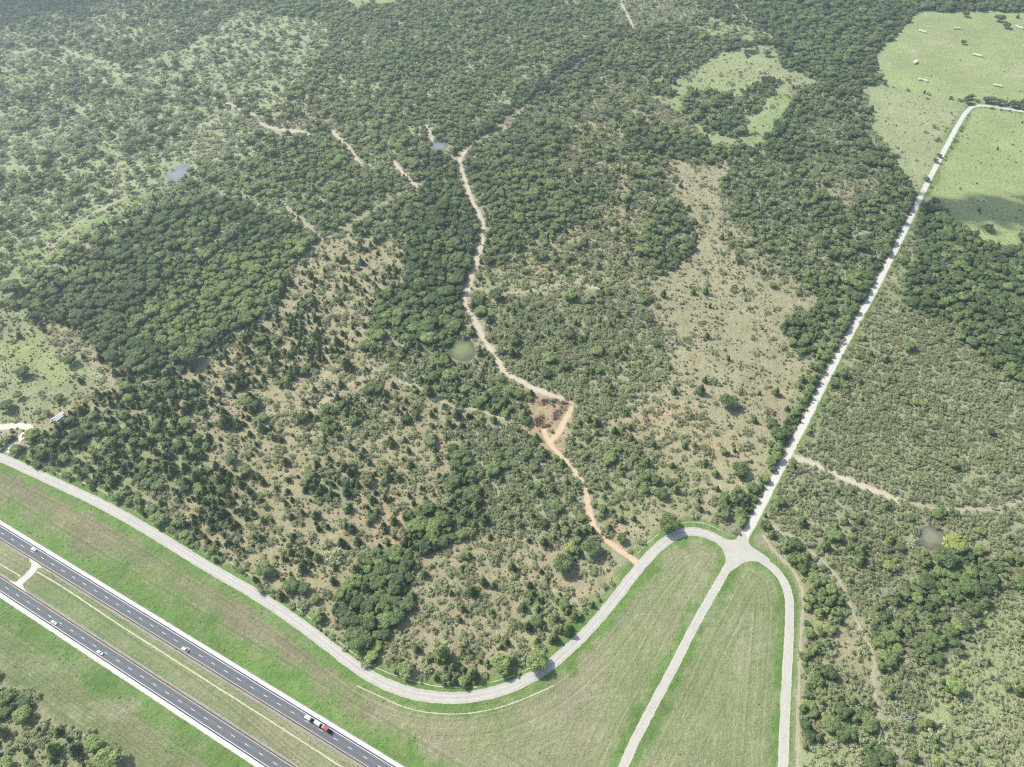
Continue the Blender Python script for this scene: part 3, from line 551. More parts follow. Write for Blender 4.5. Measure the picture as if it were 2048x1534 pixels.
strip([(1275,1108),(1295,1085),(1318,1068)], .5, 'short thin pale mat strip below the dark round tree on the loop', 88)
strip([(1358,1047),(1385,1043),(1415,1048),(1440,1060)], .5, 'thin pale mat strip curving over the top of the loop road', 89)
# ponds
for k, (key, ln) in enumerate(PL):
    c = ln.mean(0); n = len(ln)-1; V = []; wd = []
    rings = [1.0, .8, .55, .3, 0.02]
    jit = 1+(fbm(ln[:-1], 6, 90)-.5)*.12
    for r in rings:
        V.append(np.c_[c+(ln[:-1]-c)*r*jit[:, None], np.full(n, .06)]); wd += [1-r]*n
    V = np.concatenate(V); Fc = []
    for a in range(len(rings)-1):
        i = np.arange(n); j = (i+1) % n; Fc.append(np.stack([a*n+i, a*n+j, (a+1)*n+j, (a+1)*n+i], -1))
    c1, c2, ro = {'olive': ((.10,.12,.065), (.20,.22,.09), .3), 'grey': ((.13,.135,.09), (.235,.235,.15), .3), 'blue': ((.16,.18,.17), (.22,.25,.25), .3)}[key]  # blue ponds have the sky's grey-blue reflection put into the water colour
    m = mesh_np('pond', V, np.concatenate(Fc), [water_mat('pond_water_'+str(k), c1, c2, ro)])
    at = m.attributes.new('wd', 'FLOAT', 'POINT'); at.data.foreach_set('value', np.array(wd, np.float32))
    if m.polygons[0].normal.z < 0: m.flip_normals()
    link('pond_water', m, kind='structure')
# ------------------------------------------------------------------ plants
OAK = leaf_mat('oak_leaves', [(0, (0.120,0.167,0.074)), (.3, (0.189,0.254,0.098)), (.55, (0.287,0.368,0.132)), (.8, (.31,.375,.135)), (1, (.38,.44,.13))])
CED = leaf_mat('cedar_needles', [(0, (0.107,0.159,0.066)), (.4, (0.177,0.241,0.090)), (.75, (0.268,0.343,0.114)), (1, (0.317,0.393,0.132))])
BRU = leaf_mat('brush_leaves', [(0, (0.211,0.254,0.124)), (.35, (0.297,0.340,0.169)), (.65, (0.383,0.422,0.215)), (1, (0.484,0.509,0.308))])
TUF = leaf_mat('grass_tussock', [(0, (.20,.22,.11)), (.5, (.30,.31,.17)), (1, (.42,.41,.25))], .3)
BARK = simple('bark', (.16,.135,.11), .9, .25, 6); DEADW = simple('dead_wood', (.42,.40,.37), .8, .15, 4)
def leaves(blobs, n, size, seed, up=.45, jit=.5, aspect=1.0, out=(.82, 1.08)):
    """n leaf-clump faces spread over and through a set of (x,y,z,rx,rz) lobes"""
    g = np.random.default_rng(seed); B = np.array(blobs, float); w = B[:, 3]**2; w /= w.sum()
    k = g.choice(len(B), n, p=w); d = g.normal(size=(n, 3)); d /= np.linalg.norm(d, axis=1)[:, None]
    d[:, 2] = np.where(d[:, 2] < -.35, -d[:, 2], d[:, 2]); r = g.uniform(*out, n)[:, None]
    c = B[k, :3] + d*np.c_[B[k, 3], B[k, 3], B[k, 4]]*r
    nr = d + g.normal(size=(n, 3))*jit*.5; nr[:, 2] += up; nr /= np.linalg.norm(nr, axis=1)[:, None]
    t = np.cross(nr, g.normal(size=(n, 3))); t /= np.linalg.norm(t, axis=1)[:, None]; b = np.cross(nr, t)
    s = (size*g.uniform(.6, 1.35, n))[:, None]
    q = [c + t*s*g.uniform(.7, 1.2, (n, 1)) + b*s*.2, c + b*s*aspect, c - t*s*g.uniform(.7, 1.2, (n, 1)) - b*s*.1, c - b*s*aspect*g.uniform(.5, 1, (n, 1))]
    V = np.stack(q, 1).reshape(-1, 3); return V, np.arange(4*n).reshape(n, 4), g.uniform(0, 1, n)
def core(blobs, f=.82, n=7, m=4):
    V = []; Fc = []
    for (x, y, z, rx, rz) in blobs:
        o = len(V)
        for j in range(m+1):
            t = math.pi*(j+.05)/(m+.1)
            for i in range(n): V.append((x+f*rx*math.sin(t)*math.cos(2*math.pi*i/n+j), y+f*rx*math.sin(t)*math.sin(2*math.pi*i/n+j), z-f*rz*math.cos(t)))
        for j in range(m):
            for i in range(n): Fc.append((o+j*n+i, o+j*n+(i+1) % n, o+(j+1)*n+(i+1) % n, o+(j+1)*n+i))
    return np.array(V), np.array(Fc)
def crown_mesh(name, blobs, n, size, seed, mat, **kw):
    cf = kw.pop('core', .8); V, Fc, fv = leaves(blobs, n, size, seed, **kw)
    if cf: V2, F2 = core(blobs, cf); Fc = np.r_[Fc, F2+len(V)]; V = np.r_[V, V2]; fv = np.r_[fv, np.full(len(F2), .25)]  # core added inside blocks light; its faces carry inner shade as darker tone
    m = mesh_np(name, V, Fc, [mat]); a = m.attributes.new('fv', 'FLOAT', 'FACE'); a.data.foreach_set('value', fv.astype(np.float32)); return m
def trunk_mesh(name, h, r, spread, seed, mat=None, limbs=5, top=.8):
    g = random.Random(seed); b = MB(); p = (0, 0, -.2); k = (g.uniform(-.2, .2), g.uniform(-.2, .2), h*.35); b.tube(p, k, r, r*.75, 7)
    for i in range(limbs):
        t = 2*math.pi*i/limbs+g.uniform(-.4, .4); e = (spread*math.cos(t)*g.uniform(.5, .9), spread*math.sin(t)*g.uniform(.5, .9), h*g.uniform(.6, top)); b.tube(k, e, r*.45, r*.15, 5)
    return b.mesh(name, mat or BARK)
def lobes(seed, R_, Hh, n, kind):
    g = random.Random(seed); L_ = []
    if kind == 'oak':
        L_.append((0, 0, Hh*.55, R_*.62, Hh*.36))
        for i in range(n):
            t = 2.4*i+g.uniform(-.4, .4); q = R_*g.uniform(.38, .74)*(1-.15*(i % 3)); s = R_*g.uniform(.27, .42)
            L_.append((q*math.cos(t), q*math.sin(t), Hh*(.80-.42*(q/R_)**2)+g.uniform(-.08, .06)*Hh, s, s*.8))
    elif kind == 'cedar':
        for i in range(n):
            z = Hh*(.16+.74*i/(n-1)); s = R_*(1-.62*(i/(n-1))**1.3)*.72; t = 2.2*i
            L_.append((R_*.22*math.cos(t)*(1-i/n), R_*.22*math.sin(t)*(1-i/n), z, s, Hh*.17))
    else:
        for i in range(n):
            t = 2.4*i+g.uniform(-.6, .6); q = R_*math.sqrt(g.uniform(.02, .8)); s = R_*g.uniform(.22, .42)
            L_.append((q*math.cos(t), q*math.sin(t), Hh*g.uniform(.4, .72), s, s*.7))
    return L_
# unit kinds (metres at scale 1): radius 5 oak, 2.6 cedar, 2.6 brush
PROTO = {'oak': [], 'cedar': [], 'brush': []}
for k in range(6):
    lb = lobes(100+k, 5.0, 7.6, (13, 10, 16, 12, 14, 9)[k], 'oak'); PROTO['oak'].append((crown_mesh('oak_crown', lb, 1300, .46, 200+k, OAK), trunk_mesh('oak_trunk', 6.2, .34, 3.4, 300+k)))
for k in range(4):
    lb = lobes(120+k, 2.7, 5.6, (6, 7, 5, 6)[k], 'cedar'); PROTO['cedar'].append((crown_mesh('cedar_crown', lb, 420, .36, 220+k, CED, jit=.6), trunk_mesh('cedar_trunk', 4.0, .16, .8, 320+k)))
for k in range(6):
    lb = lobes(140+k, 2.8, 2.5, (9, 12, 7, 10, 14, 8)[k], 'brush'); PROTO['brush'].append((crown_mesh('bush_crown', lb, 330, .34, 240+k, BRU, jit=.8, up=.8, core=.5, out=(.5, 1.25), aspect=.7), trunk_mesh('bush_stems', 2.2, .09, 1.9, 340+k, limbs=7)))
TUFT = []
for k in range(3):
    lb = [(0, 0, .30, .50, .34), (.45, .2, .2, .35, .25), (-.3, .4, .2, .3, .22)][:k+1]; TUFT.append(crown_mesh('tussock', lb, 34, .26, 260+k, TUF, jit=1.2, core=.6))

# candidate plants on jittered grids
def cells(step, seed, ymax=None):
    g = np.random.default_rng(seed); xs = np.arange(-1500, 1500, step); ys = np.arange(60, ymax or 2050, step)
    X, Y = np.meshgrid(xs, ys); P = np.stack([X.ravel(), Y.ravel()], -1) + g.uniform(-.48, .48, (X.size, 2))*step
    px, py, _ = to_px(P); m = (px > -150) & (px < 2200) & (py > -130) & (py < 1640); P = P[m]
    return P, g
DENS = np.array([r[2] for r in R]); TO = np.array([r[4] for r in R]); TB = np.array([r[5] for r in R]); SZ = np.array([r[7] for r in R])
CORR = [smooth(GP(p), 3) for p in ([(1240,74),(1105,162),(1020,238),(940,292),(872,345)], [(850,358),(760,410),(690,455),(640,487),(600,520)])]
def clear_roads(P, pad):
    ok = np.ones(len(P), bool); s, o = hwy(P); ok &= ~((o < 9.5+pad) & (o > LOWO-9.5-pad))
    for nm, ln, hw in ROADS: ok &= pdist(P, ln, 22) > hw+.6+pad
    for nm, ln, hw, key in TRL: ok &= pdist(P, ln, 16) > hw*(.8 if key == 'faint' else 1.0)+pad*.55
    for k, ln in PL: ok &= ~inpoly(P, ln) & (pdist(P, ln, 12) > .6+pad*.3)
    for ln in CORR: ok &= pdist(P, ln, 12) > 2.6+pad
    return ok
def clear_view(P, h):
    Q = P + np.array([0, 1.0])*h*np.clip(P[:, 1:2]/500, .45, 3.0)*.9; ok = np.ones(len(P), bool)
    for k, ln in PL: ok &= ~inpoly(Q, ln) & (pdist(Q, ln, 12) > 1.5) & (pdist((P+Q)/2, ln, 12) > 1.0)
    for nm, ln, hw in ROADS: ok &= (pdist(Q, ln, 22) > hw*.9) & (pdist((P+Q)/2, ln, 22) > hw*.9)
    for nm, ln, hw, key in TRL:
        if hw > 2.55 and key != 'faint' and ln[0, 1] < 720: ok &= (pdist(Q, ln, 16) > hw*.8) & (pdist((P+Q)/2, ln, 16) > hw*.8)
    ok &= pdist(Q, CORR[1], 12) > 2.5
    ok &= pdist(P, GP([(100,849),(130,829)]), 20) > 7.5
    ok &= pdist(Q, GP([(100,849),(130,829)]), 20) > 5
    if h > 3:
        ln = TRL[1][1]; ok &= (pdist(P + np.array([.85, -.53])*4.5, ln, 16) > 3.0) & (pdist(P, ln, 16) > 3.2+h*.5)
    return ok
LONE = [] # (px,py,width px,species,tone,label)
def lone(px, py, w, sp, tone, label): LONE.append((px, py, w, sp, tone, label))
exec_lones = True
for a in [
 (1072,1330,48,'oak',.62,'bright green round oak at the bend that throws its shadow across the frontage road'),
 (1334,1056,46,'oak',.25,'dark round oak at the top of the loop road, left of the crossroads'),
 (1182,1100,46,'oak',.2,'dark round oak beside the lower end of the orange dirt track'),
 (1243,1081,24,'oak',.2,'small dark oak right of the orange dirt track near its foot'),
 (1217,1058,18,'cedar',.5,'small round cedar on the orange bare patch right of the dirt track'),
 (1124,1134,46,'oak',.22,'dark oak left of the lower dirt track, by itself above the bend'),
 (1452,812,38,'oak',.18,'large lone dark oak at the lower middle of the open meadow'),
 (1477,944,36,'oak',.2,'lone dark oak in the eroded flat near the gravel road'),
 (1321,992,28,'oak',.2,'lone dark oak at the lower left of the eroded flat'),
 (1551,875,36,'oak',.2,'dark oak against the left side of the gravel road, above the orange soil'),
 (1542,850,24,'oak',.25,'small dark oak just above the larger one beside the gravel road'),
 (1508,844,14,'cedar',.2,'small lone cedar left of the gravel road oaks'),
 (1400,786,24,'cedar',.2,'dark cedar upper left of the large lone meadow oak'),
 (1326,593,16,'cedar',.2,'small lone dark bush at the left edge of the upper meadow'),
 (143,728,32,'oak',.2,'lone dark oak in the middle of the left pasture'),
 (51,751,30,'oak',.2,'lone dark oak in the left pasture above the sandy turning loop'),
 (203,721,20,'cedar',.25,'small dark tree on the tip of the left pasture beside the dark wood'),
 (121,800,22,'oak',.3,'small dark tree above the long white pipes'),
 (18,819,32,'oak',.2,'dark oak at the left frame edge above the sandy loop'),
 (41,675,14,'cedar',.2,'small dark tree high in the left pasture'),
 (98,829,16,'oak',.4,'small grey-green tree just left of the long white pipes'),
 (31,586,46,'oak',.3,'wide dark oak at the left frame edge above the left pasture'),
 (383,722,52,'oak',.3,'very large dark grey-green oak at the lower corner of the big dark wood'),
 (694,736,30,'cedar',.25,'dark round tree at the head of the pale draw'),
 (860,790,26,'cedar',.12,'dark tree on the right bank of the pale draw'),
 (914,834,24,'cedar',.1,'very dark round tree where the pale draw meets the lower wood'),
 (1925,88,12,'oak',.3,'lone small tree in the hay field with its shadow beside it'),
 (1974,461,22,'oak',.2,'lone round tree near the lower edge of the right green field'),
 (1955,465,7,'cedar',.2,'tiny dark sapling beside the round tree of the right green field'),
 (2042,480,26,'oak',.2,'dark tree cut by the right frame edge below the green field'),
 (1994,299,6,'cedar',.2,'tiny lone sapling in the upper half of the right green field'),
 (1957,422,8,'cedar',.2,'small sapling below the cloud shadow in the right green field'),
 (1768,169,10,'oak',.2,'small dark tree at the left corner of the hay field'),
 (1848,187,6,'cedar',.0,'tiny black-looking bush on the border between hay field and tan field'),
 (1870,256,14,'brush',.3,'low grey bush near the right side of the tan field, upper of two'),
 (1875,281,14,'brush',.3,'low grey bush near the right side of the tan field, lower of two'),
 (1741,222,14,'cedar',.3,'small dark tree at the left of the tan field, topmost of three'),
 (1737,240,24,'brush',.5,'wide pale bush at the left of the tan field, middle of three'),
 (1725,256,12,'cedar',.1,'small dark tree at the left of the tan field, lowest of three'),
 (1794,313,12,'brush',.5,'lone pale bush in the lower part of the tan field'),
 (1932,206,20,'oak',.12,'dark tree at the outer corner of the gravel road, beside the hay field'),
 (1940,198,14,'oak',.15,'dark tree behind the corner tree of the gravel road'),
 (1953,203,12,'brush',.2,'thin low tree right of the gravel road corner'),
 (1972,205,20,'oak',.12,'first large dark tree right of the gravel road corner, along the fence row'),
 (1996,209,18,'oak',.12,'second large dark tree right of the gravel road corner, along the fence row'),
 (2024,214,20,'oak',.12,'third large dark tree right of the gravel road corner, along the fence row'),
 (2048,219,20,'oak',.12,'dark tree cut by the right frame edge above the gravel road'),
 (1877,314,12,'oak',.15,'upper of two small dark trees left of the straight gravel road'),
 (1869,324,12,'oak',.15,'lower of two small dark trees left of the straight gravel road'),
 (1852,362,14,'oak',.2,'dark tree at the left side of the gravel road where the wood begins'),
 (1930,33,16,'oak',.25,'dark tree standing out from the wood at the top of the hay field'),
 (1998,43,22,'oak',.2,'upper of two dark trees at the top right of the hay field'),
 (2010,56,18,'oak',.2,'lower of two dark trees at the top right of the hay field'),
 (2034,36,8,'cedar',.3,'tiny tree near the right frame edge above the hay field'),
 (1490,101,30,'oak',.2,'dark oak at the top edge of the pale upper meadow'),
 (1533,112,18,'oak',.25,'round dark tree at the top right of the pale upper meadow'),
 (1428,58,9,'cedar',.2,'small tree alone in the bright top glade'),
 (1348,169,12,'cedar',.2,'small tree alone at the left end of the pale upper meadow'),
 (1402,232,12,'cedar',.3,'small dark bush below the meadow island trees'),
 (1441,291,16,'brush',.5,'pale bush alone below the meadow island trees'),
 (1424,162,8,'brush',.2,'tiny dark bush alone in the middle of the pale upper meadow'),
 (735,11,9,'oak',.2,'left of two dark trees in the far pasture notch'),
 (747,6,9,'oak',.2,'right of two dark trees in the far pasture notch'),
 (111,1500,36,'cedar',.75,'round green cedar alone in the bottom left corner scrub'),
 (10,1466,28,'cedar',.7,'green cedar cut by the left frame edge near the bottom'),
 (226,1522,58,'oak',.6,'large green oak at the bottom edge beside the highway field'),
 (52,1434,38,'oak',.7,'bright green oak in the bottom left scrub, highest of the big ones'),
 (195,1494,42,'oak',.5,'dark green oak touching the large one at the bottom edge'),
 (17,1534,38,'oak',.7,'green oak in the very bottom left corner'),
 (813,1342,36,'oak',.6,'yellow-green oak beside the mat strip at the foot of the bend, left one'),
 (945,1353,32,'cedar',.5,'dark green cedar beside the mat strip at the middle of the bend'),
 (1001,1332,46,'oak',.7,'wide yellow-green oak at the foot of the bend, next left of the shading oak'),
 (886,1312,44,'cedar',.5,'green cedar clump tree in the lower part of the bend flat'),
 (850,1335,30,'brush',.7,'pale bush between the two green trees at the foot of the bend'),
 (632,1200,22,'oak',.5,'small green tree at the road reserve left of the dark grove'),
 (611,1181,30,'oak',.2,'dark tree on the reserve edge, right of a row of three'),
 (583,1177,36,'oak',.3,'dark tree on the reserve edge, middle of a row of three'),
 (531,1143,36,'oak',.4,'green tree on the reserve edge, left of a row of three'),
 (705,1061,22,'cedar',.15,'lone dark cedar left of the orange bare slope'),
 (684,1089,22,'cedar',.15,'dark cedar lower left of the orange bare slope'),
 (717,1087,22,'cedar',.25,'dark cedar at the foot of the orange bare slope'),
 (670,1120,40,'brush',.75,'large pale green bush left of the dark grove'),
 (1024,1138,22,'cedar',.25,'small dark cedar alone in the upper bend flat'),
 (966,1167,22,'cedar',.4,'small green cedar in the middle of the bend flat'),
 (987,1174,16,'cedar',.4,'smaller cedar right beside the one in the middle of the bend flat'),
 (980,1245,16,'brush',.8,'light green small bush low in the bend flat'),
 (455,850,36,'cedar',.15,'very dark cedar clump tree between the cedar block and the pale draw'),
 (450,832,24,'cedar',.15,'dark cedar touching the top of the very dark clump'),
 (405,813,16,'cedar',.15,'left of two small cedars right of the dense cedar block'),
 (422,810,12,'cedar',.15,'right of two small cedars right of the dense cedar block'),
 (506,825,22,'cedar',.2,'dark cedar left of the tan hollow below the cedar rows'),
 (526,840,24,'oak',.5,'grey-green tree beside the dark cedar below the cedar rows'),
 (563,882,14,'cedar',.1,'small lone black-green cedar on the dry slope'),
 (489,851,12,'cedar',.1,'tiny dark cedar right of the very dark clump'),
 (418,880,14,'cedar',.15,'small cedar at the right corner of the dense cedar block'),
 (373,940,22,'cedar',.15,'dark cedar in the clearing below the dense block, upper one'),
 (348,947,24,'cedar',.15,'dark cedar in the clearing below the dense block, left one'),
 (395,960,26,'cedar',.2,'dark cedar in the clearing below the dense block, right one'),
 (442,965,24,'cedar',.25,'dark cedar near the top of the roadside cedars'),
 (321,975,28,'oak',.4,'dark green tree at the lower edge of the dense cedar block'),
 (1904,1096,48,'oak',.98,'bright yellow-green tree on the right bank of the grey pond'),
 (1956,1099,22,'oak',.97,'small bright yellow-green tree further right of the grey pond'),
 (1880,1125,52,'oak',.25,'wide dark oak on the lower bank of the grey pond'),
 (1820,1085,26,'brush',.9,'pale green bush on the left bank of the grey pond'),
 (915,812,12,'cedar',.9,'bright green small tree beside the wood above the pale draw')]: lone(*a)
KIND = {'oak': ('oak_tree', 'tree', 5.0), 'cedar': ('cedar_tree', 'tree', 2.7), 'brush': ('bush', 'bush', 2.8)}
lp = []
for px, py, w, sp, tone, lab in LONE:
    g = g2(px, py); d = g[1]*math.cos(PITCH)+H*math.sin(PITCH); r = w*.5*d/FPX*1.04
    lp.append((g[0], g[1], r, sp, tone, lab))
lpP = np.array([[a[0], a[1]] for a in lp]); lpR = np.array([a[2] for a in lp])
def clear_lone(P, pad):
    ok = np.ones(len(P), bool)
    for q, r in zip(lpP, lpR): ok &= np.hypot(P[:, 0]-q[0], P[:, 1]-q[1]) > r*.85+pad
    return ok
SPEC = {}
for sp, step, ci, r0, seed in (('oak', 7.0, 0, 5.0, 501), ('cedar', 5.6, 1, 2.7, 502), ('brush', 4.7, 2, 2.8, 503)):
    P, g = cells(step, seed); ri = region_of(P); dn = DENS[ri, ci]
    cl = fbm(P, 34, 700+ci, 3)*1.0; cl2 = fbm(P, 90, 710+ci, 2)
    if ci == 2: dn = dn*np.clip(.35+1.5*(cl), .2, 1.4)*.92
    elif ci == 1: dn = dn*np.clip(.1+1.9*cl, .05, 1.6)*.85
    else: dn = np.where(dn > .8, dn, dn*np.clip(2.2*cl-.15, 0, 1.5))
    keep = g.uniform(size=len(P)) < dn; P, ri = P[keep], ri[keep]
    if ci == 0: r = np.clip(g.lognormal(math.log(4.0), .30, len(P)), 2.6, 8.5)*SZ[ri]*(.86+.3*cl2[keep])
    elif ci == 1: r = np.clip(g.lognormal(math.log(2.9), .30, len(P)), 1.4, 5.2)*SZ[ri]
    else: r = np.clip(g.lognormal(math.log(2.55), .34, len(P)), 1.0, 5.0)*SZ[ri]
    ok = clear_view(P, {0: 8.0, 1: 4.0, 2: 1.8}[ci]) & clear_roads(P, 1.6 if ci == 0 else .8) & (clear_roads(P, 0) if ci == 2 else True) & clear_lone(P, 1.0)
    if ci == 0:
        ln = ROADS[3][1]; px_, py_, _ = to_px(ln); sel = ln[(py_ > 395) & (py_ < 990)]; d = np.gradient(sel, axis=0); d /= np.hypot(*d.T)[:, None]; nl = np.stack([-d[:, 1], d[:, 0]], -1)
        ks = np.arange(0, len(sel)-1, 5); ks = ks[g.uniform(size=len(ks)) < np.clip(.25+1.2*fbm(sel[ks], 60, 777), 0, 1)]; rr = g.uniform(3.0, 5.6, len(ks)); Pn = sel[ks] + nl[ks]*(5.2+rr*.85+g.uniform(0, 2.5, len(ks)))[:, None]
        P = np.r_[P, Pn]; r = np.r_[r, rr]; ri = np.r_[ri, region_of(Pn)]; ok = np.r_[ok, np.ones(len(Pn), bool)]
    # crowns keep off the paved roads
    for nm, ln, hw in ROADS: ok &= pdist(P, ln, 22) > hw+r*.5
    # nothing between kinds piles up: brush and cedars thin out under oaks
    P, ri, r = P[ok], ri[ok], r[ok]
    base = (TB if ci == 2 else TO)[ri]
    tone = np.clip(base + g.normal(0, .17 if ci != 2 else .13, len(P)) + (fbm(P, 45, 720+ci)-.5)*.5, 0, 1)
    if ci == 0: tone = np.where(g.uniform(size=len(P)) < .02, np.clip(tone+.22, 0, 1), tone)
    SPEC[sp] = [P, r, tone, ri, g]
# real individuals: the ones that show largest
LAND = {}
ZTXT = {'oak': 'oak in the {}', 'cedar': 'cedar in the {}', 'brush': 'bush in the {}'}
def zone_phrase(z):
    fix = {'dark clump': 'clump above dark grove', 'dark grove': 'dark grove by bend', 'lower green wood': 'wood left of orange track', 'bend flat': 'dry flat inside bend', 'bend south scrub': 'scrub at foot of bend', 'bend east scrub': 'scrub along bend right arm',
      'ramp side wood': 'wood beside right ramp', 'right mixed': 'scrub around grey pond', 'oak wood by pond': 'oakwood below grey pond', 'pale thicket': 'pale bottom right thicket', 'bottom left scrub': 'bottom left corner scrub', 'low yellow thicket': 'yellowish thicket beside ramp',
      'open dry west': 'slope above left frontage', 'dense cedar block': 'cedar block by driveway', 'cedar slope': 'wide cedar slope', 'roadside trees': 'trees left of gravel road', 'right brush': 'brush right of gravel road', 'eroded scrub': 'scrub above loop road',
      'lower dark spine': 'dark spine above clump', 'centre brush': 'brush right of dirt track', 'roadside cedars': 'cedars beside left frontage', 'cedar copse west': 'copse left of clump', 'yellow glade': 'glade in right-hand wood', 'middle brush': 'brush above bare slope',
      'verge upper': 'frontage road verge', 'eroded flat': 'eroded meadow flat'}
    return fix.get(z, z)
CR = {}
def place_tree(sp, x, y, r, tone, label, group, g):
    nm, cat, r0 = KIND[sp]; k = RND.randrange(len(PROTO[sp])); cm, tm = PROTO[sp][k]
    sc = r/r0; zs = sc*RND.uniform(.68, .82) if sp == 'oak' else sc**.8*RND.uniform(.9, 1.15)
    root = link(nm, None, loc=(x, y, 0), rot=(0, 0, RND.uniform(0, 6.28)), label=label, category=cat, group=group); root.scale = (sc, sc, zs)
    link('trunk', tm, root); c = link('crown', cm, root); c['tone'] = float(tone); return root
for x, y, r, sp, tone, lab in lp: place_tree(sp, x, y, r, tone, lab, None, None)
def word(sp, tone, r):
    t = ('very dark' if tone < .22 else 'dark' if tone < .42 else 'mid green' if tone < .65 else 'light green') if sp != 'brush' else ('dull green' if tone < .35 else 'grey-green' if tone < .65 else 'pale green')
    return t
STUFF = {}; todo = []
for sp in ('oak', 'cedar', 'brush'):
    P, r, tone, ri, g = SPEC[sp]; px, py, d = to_px(P, 2.0); inf = (px > 4) & (px < 2044) & (py > 4) & (py < 1530)
    score = np.where(inf, r/d, 0); n = 300 - sum(a[3] == sp for a in lp)
    if sp != 'brush': pass
    top = np.argsort(-score)[:n]; msk = np.ones(len(P), bool); msk[top] = False
    for i in top:
        z = R[ri[i]][0]; w = word(sp, tone[i], r[i]); kn = {'oak': 'oak', 'cedar': 'cedar', 'brush': 'bush'}[sp]
        todo.append((sp, P[i, 0], P[i, 1], r[i], tone[i], w, kn, z, px[i], py[i]))
    STUFF[sp] = (P[msk], r[msk], tone[msk])
ORD = 'first second third fourth fifth sixth seventh eighth ninth tenth eleventh twelfth thirteenth fourteenth fifteenth sixteenth seventeenth eighteenth nineteenth twentieth'.split()
NUM = 'one two three four five six seven eight nine ten eleven twelve thirteen fourteen fifteen sixteen seventeen eighteen nineteen twenty'.split()
zb = {}
for a in todo: zb.setdefault(a[7], []).append(a[8:10])
zb = {z: (np.min(v, 0), np.max(v, 0)) for z, v in zb.items()}
bins = {}
for a in todo:
    mn, mx = zb[a[7]]; tx, ty = [(a[8+k]-mn[k])/max(mx[k]-mn[k], 60) for k in (0, 1)]
    v_ = 'upper' if ty < .36 else 'lower' if ty > .64 else ''; h_ = 'left' if tx < .36 else 'right' if tx > .64 else ''
    sec = (v_+' '+h_).strip() or 'middle'; zp = zone_phrase(a[7]); bins.setdefault(f'{a[5]} {a[6]}, {sec} of {zp}', []).append(a)
for lab, v in bins.items():
    v.sort(key=lambda a: a[8]); n = len(v)
    for k, a in enumerate(v):
        ex = '' if n == 1 else f', {ORD[k]} of {NUM[n-1]} from left' if n <= 20 else ''
        place_tree(*a[:5], lab+ex, f'{a[6]}{"es" if a[0] == "brush" else "s"} of the {zone_phrase(a[7])}', None)
# everything smaller or farther: one scattered object per kind, instanced from the same plants
HIDE = bpy.data.collections.new('plant_kinds')
def scatter(name, label, cat, P, sx, sz, tone, protos, g):
    c = bpy.data.collections.new(name+'_kinds')
    for k, ms in enumerate(protos):
        if isinstance(ms, tuple):
            import bmesh
            b = bmesh.new(); b.from_mesh(ms[0]); n0 = len(b.faces); b.from_mesh(ms[1]); b.faces.ensure_lookup_table()
            for f in b.faces[n0:]: f.material_index = 1
            mm = bpy.data.meshes.new('%s_%d' % (name, k)); b.to_mesh(mm); b.free(); mm.materials.append(ms[0].materials[0]); mm.materials.append(ms[1].materials[0])
        else: mm = ms
        o = bpy.data.objects.new('%s_%02d' % (name, k), mm); c.objects.link(o)
    n = len(P); m = bpy.data.meshes.new(name); m.vertices.add(n); m.vertices.foreach_set('co', np.c_[P, np.zeros(n)].astype(np.float32).ravel())
    for nm, val, ty in (('tone', tone, 'FLOAT'), ('rz', g.uniform(0, 6.28, n), 'FLOAT'), ('sx', sx, 'FLOAT'), ('sz', sz, 'FLOAT'), ('pi', g.integers(0, len(protos), n), 'INT')):
        a = m.attributes.new(nm, ty, 'POINT'); a.data.foreach_set('value', np.asarray(val, np.int32 if ty == 'INT' else np.float32))
    ob = link(name, m, label=label, category=cat, kind='stuff')
    t = bpy.data.node_groups.new(name+'_scatter', 'GeometryNodeTree'); t.interface.new_socket('Geometry', in_out='INPUT', socket_type='NodeSocketGeometry'); t.interface.new_socket('Geometry', in_out='OUTPUT', socket_type='NodeSocketGeometry')
    N = t.nodes.new; gi, go = N('NodeGroupInput'), N('NodeGroupOutput'); ip = N('GeometryNodeInstanceOnPoints'); ci = N('GeometryNodeCollectionInfo')
    ci.inputs['Collection'].default_value = c; ci.inputs['Separate Children'].default_value = True; ci.inputs['Reset Children'].default_value = True
    def at(nm, ty='FLOAT'):
        a = N('GeometryNodeInputNamedAttribute'); a.data_type = ty; a.inputs['Name'].default_value = nm; return a.outputs['Attribute']
    r = N('ShaderNodeCombineXYZ'); t.links.new(at('rz'), r.inputs[2]); s = N('ShaderNodeCombineXYZ'); sxo = at('sx')
    t.links.new(sxo, s.inputs[0]); t.links.new(sxo, s.inputs[1]); t.links.new(at('sz'), s.inputs[2])
    t.links.new(gi.outputs[0], ip.inputs['Points']); t.links.new(ci.outputs[0], ip.inputs['Instance']); ip.inputs['Pick Instance'].default_value = True
    t.links.new(at('pi', 'INT'), ip.inputs['Instance Index'])
    e = N('FunctionNodeEulerToRotation'); t.links.new(r.outputs[0], e.inputs[0]); t.links.new(e.outputs[0], ip.inputs['Rotation']); t.links.new(s.outputs[0], ip.inputs['Scale'])
    t.links.new(ip.outputs[0], go.inputs[0]); md = ob.modifiers.new('scatter', 'NODES'); md.node_group = t; return ob
g = np.random.default_rng(77)
for sp, nm, lab, cat in (('oak', 'oak_woodland', 'dark oak woodland covering the middle distance and the far ground', 'woodland'), ('cedar', 'cedar_scrub', 'scattered dark cedars over the dry middle slopes', 'scrub'), ('brush', 'brush', 'grey-green mesquite brush filling the ground between the trees', 'brush')):
    P, r, tone = STUFF[sp]; r0 = KIND[sp][2]; sc = r/r0; print(sp, len(P))
    scatter(nm, lab, cat, P, sc, sc*g.uniform(.72, 1.0, len(P)) if sp == 'oak' else sc**.8*g.uniform(.8, 1.2, len(P)), tone, PROTO[sp], g)
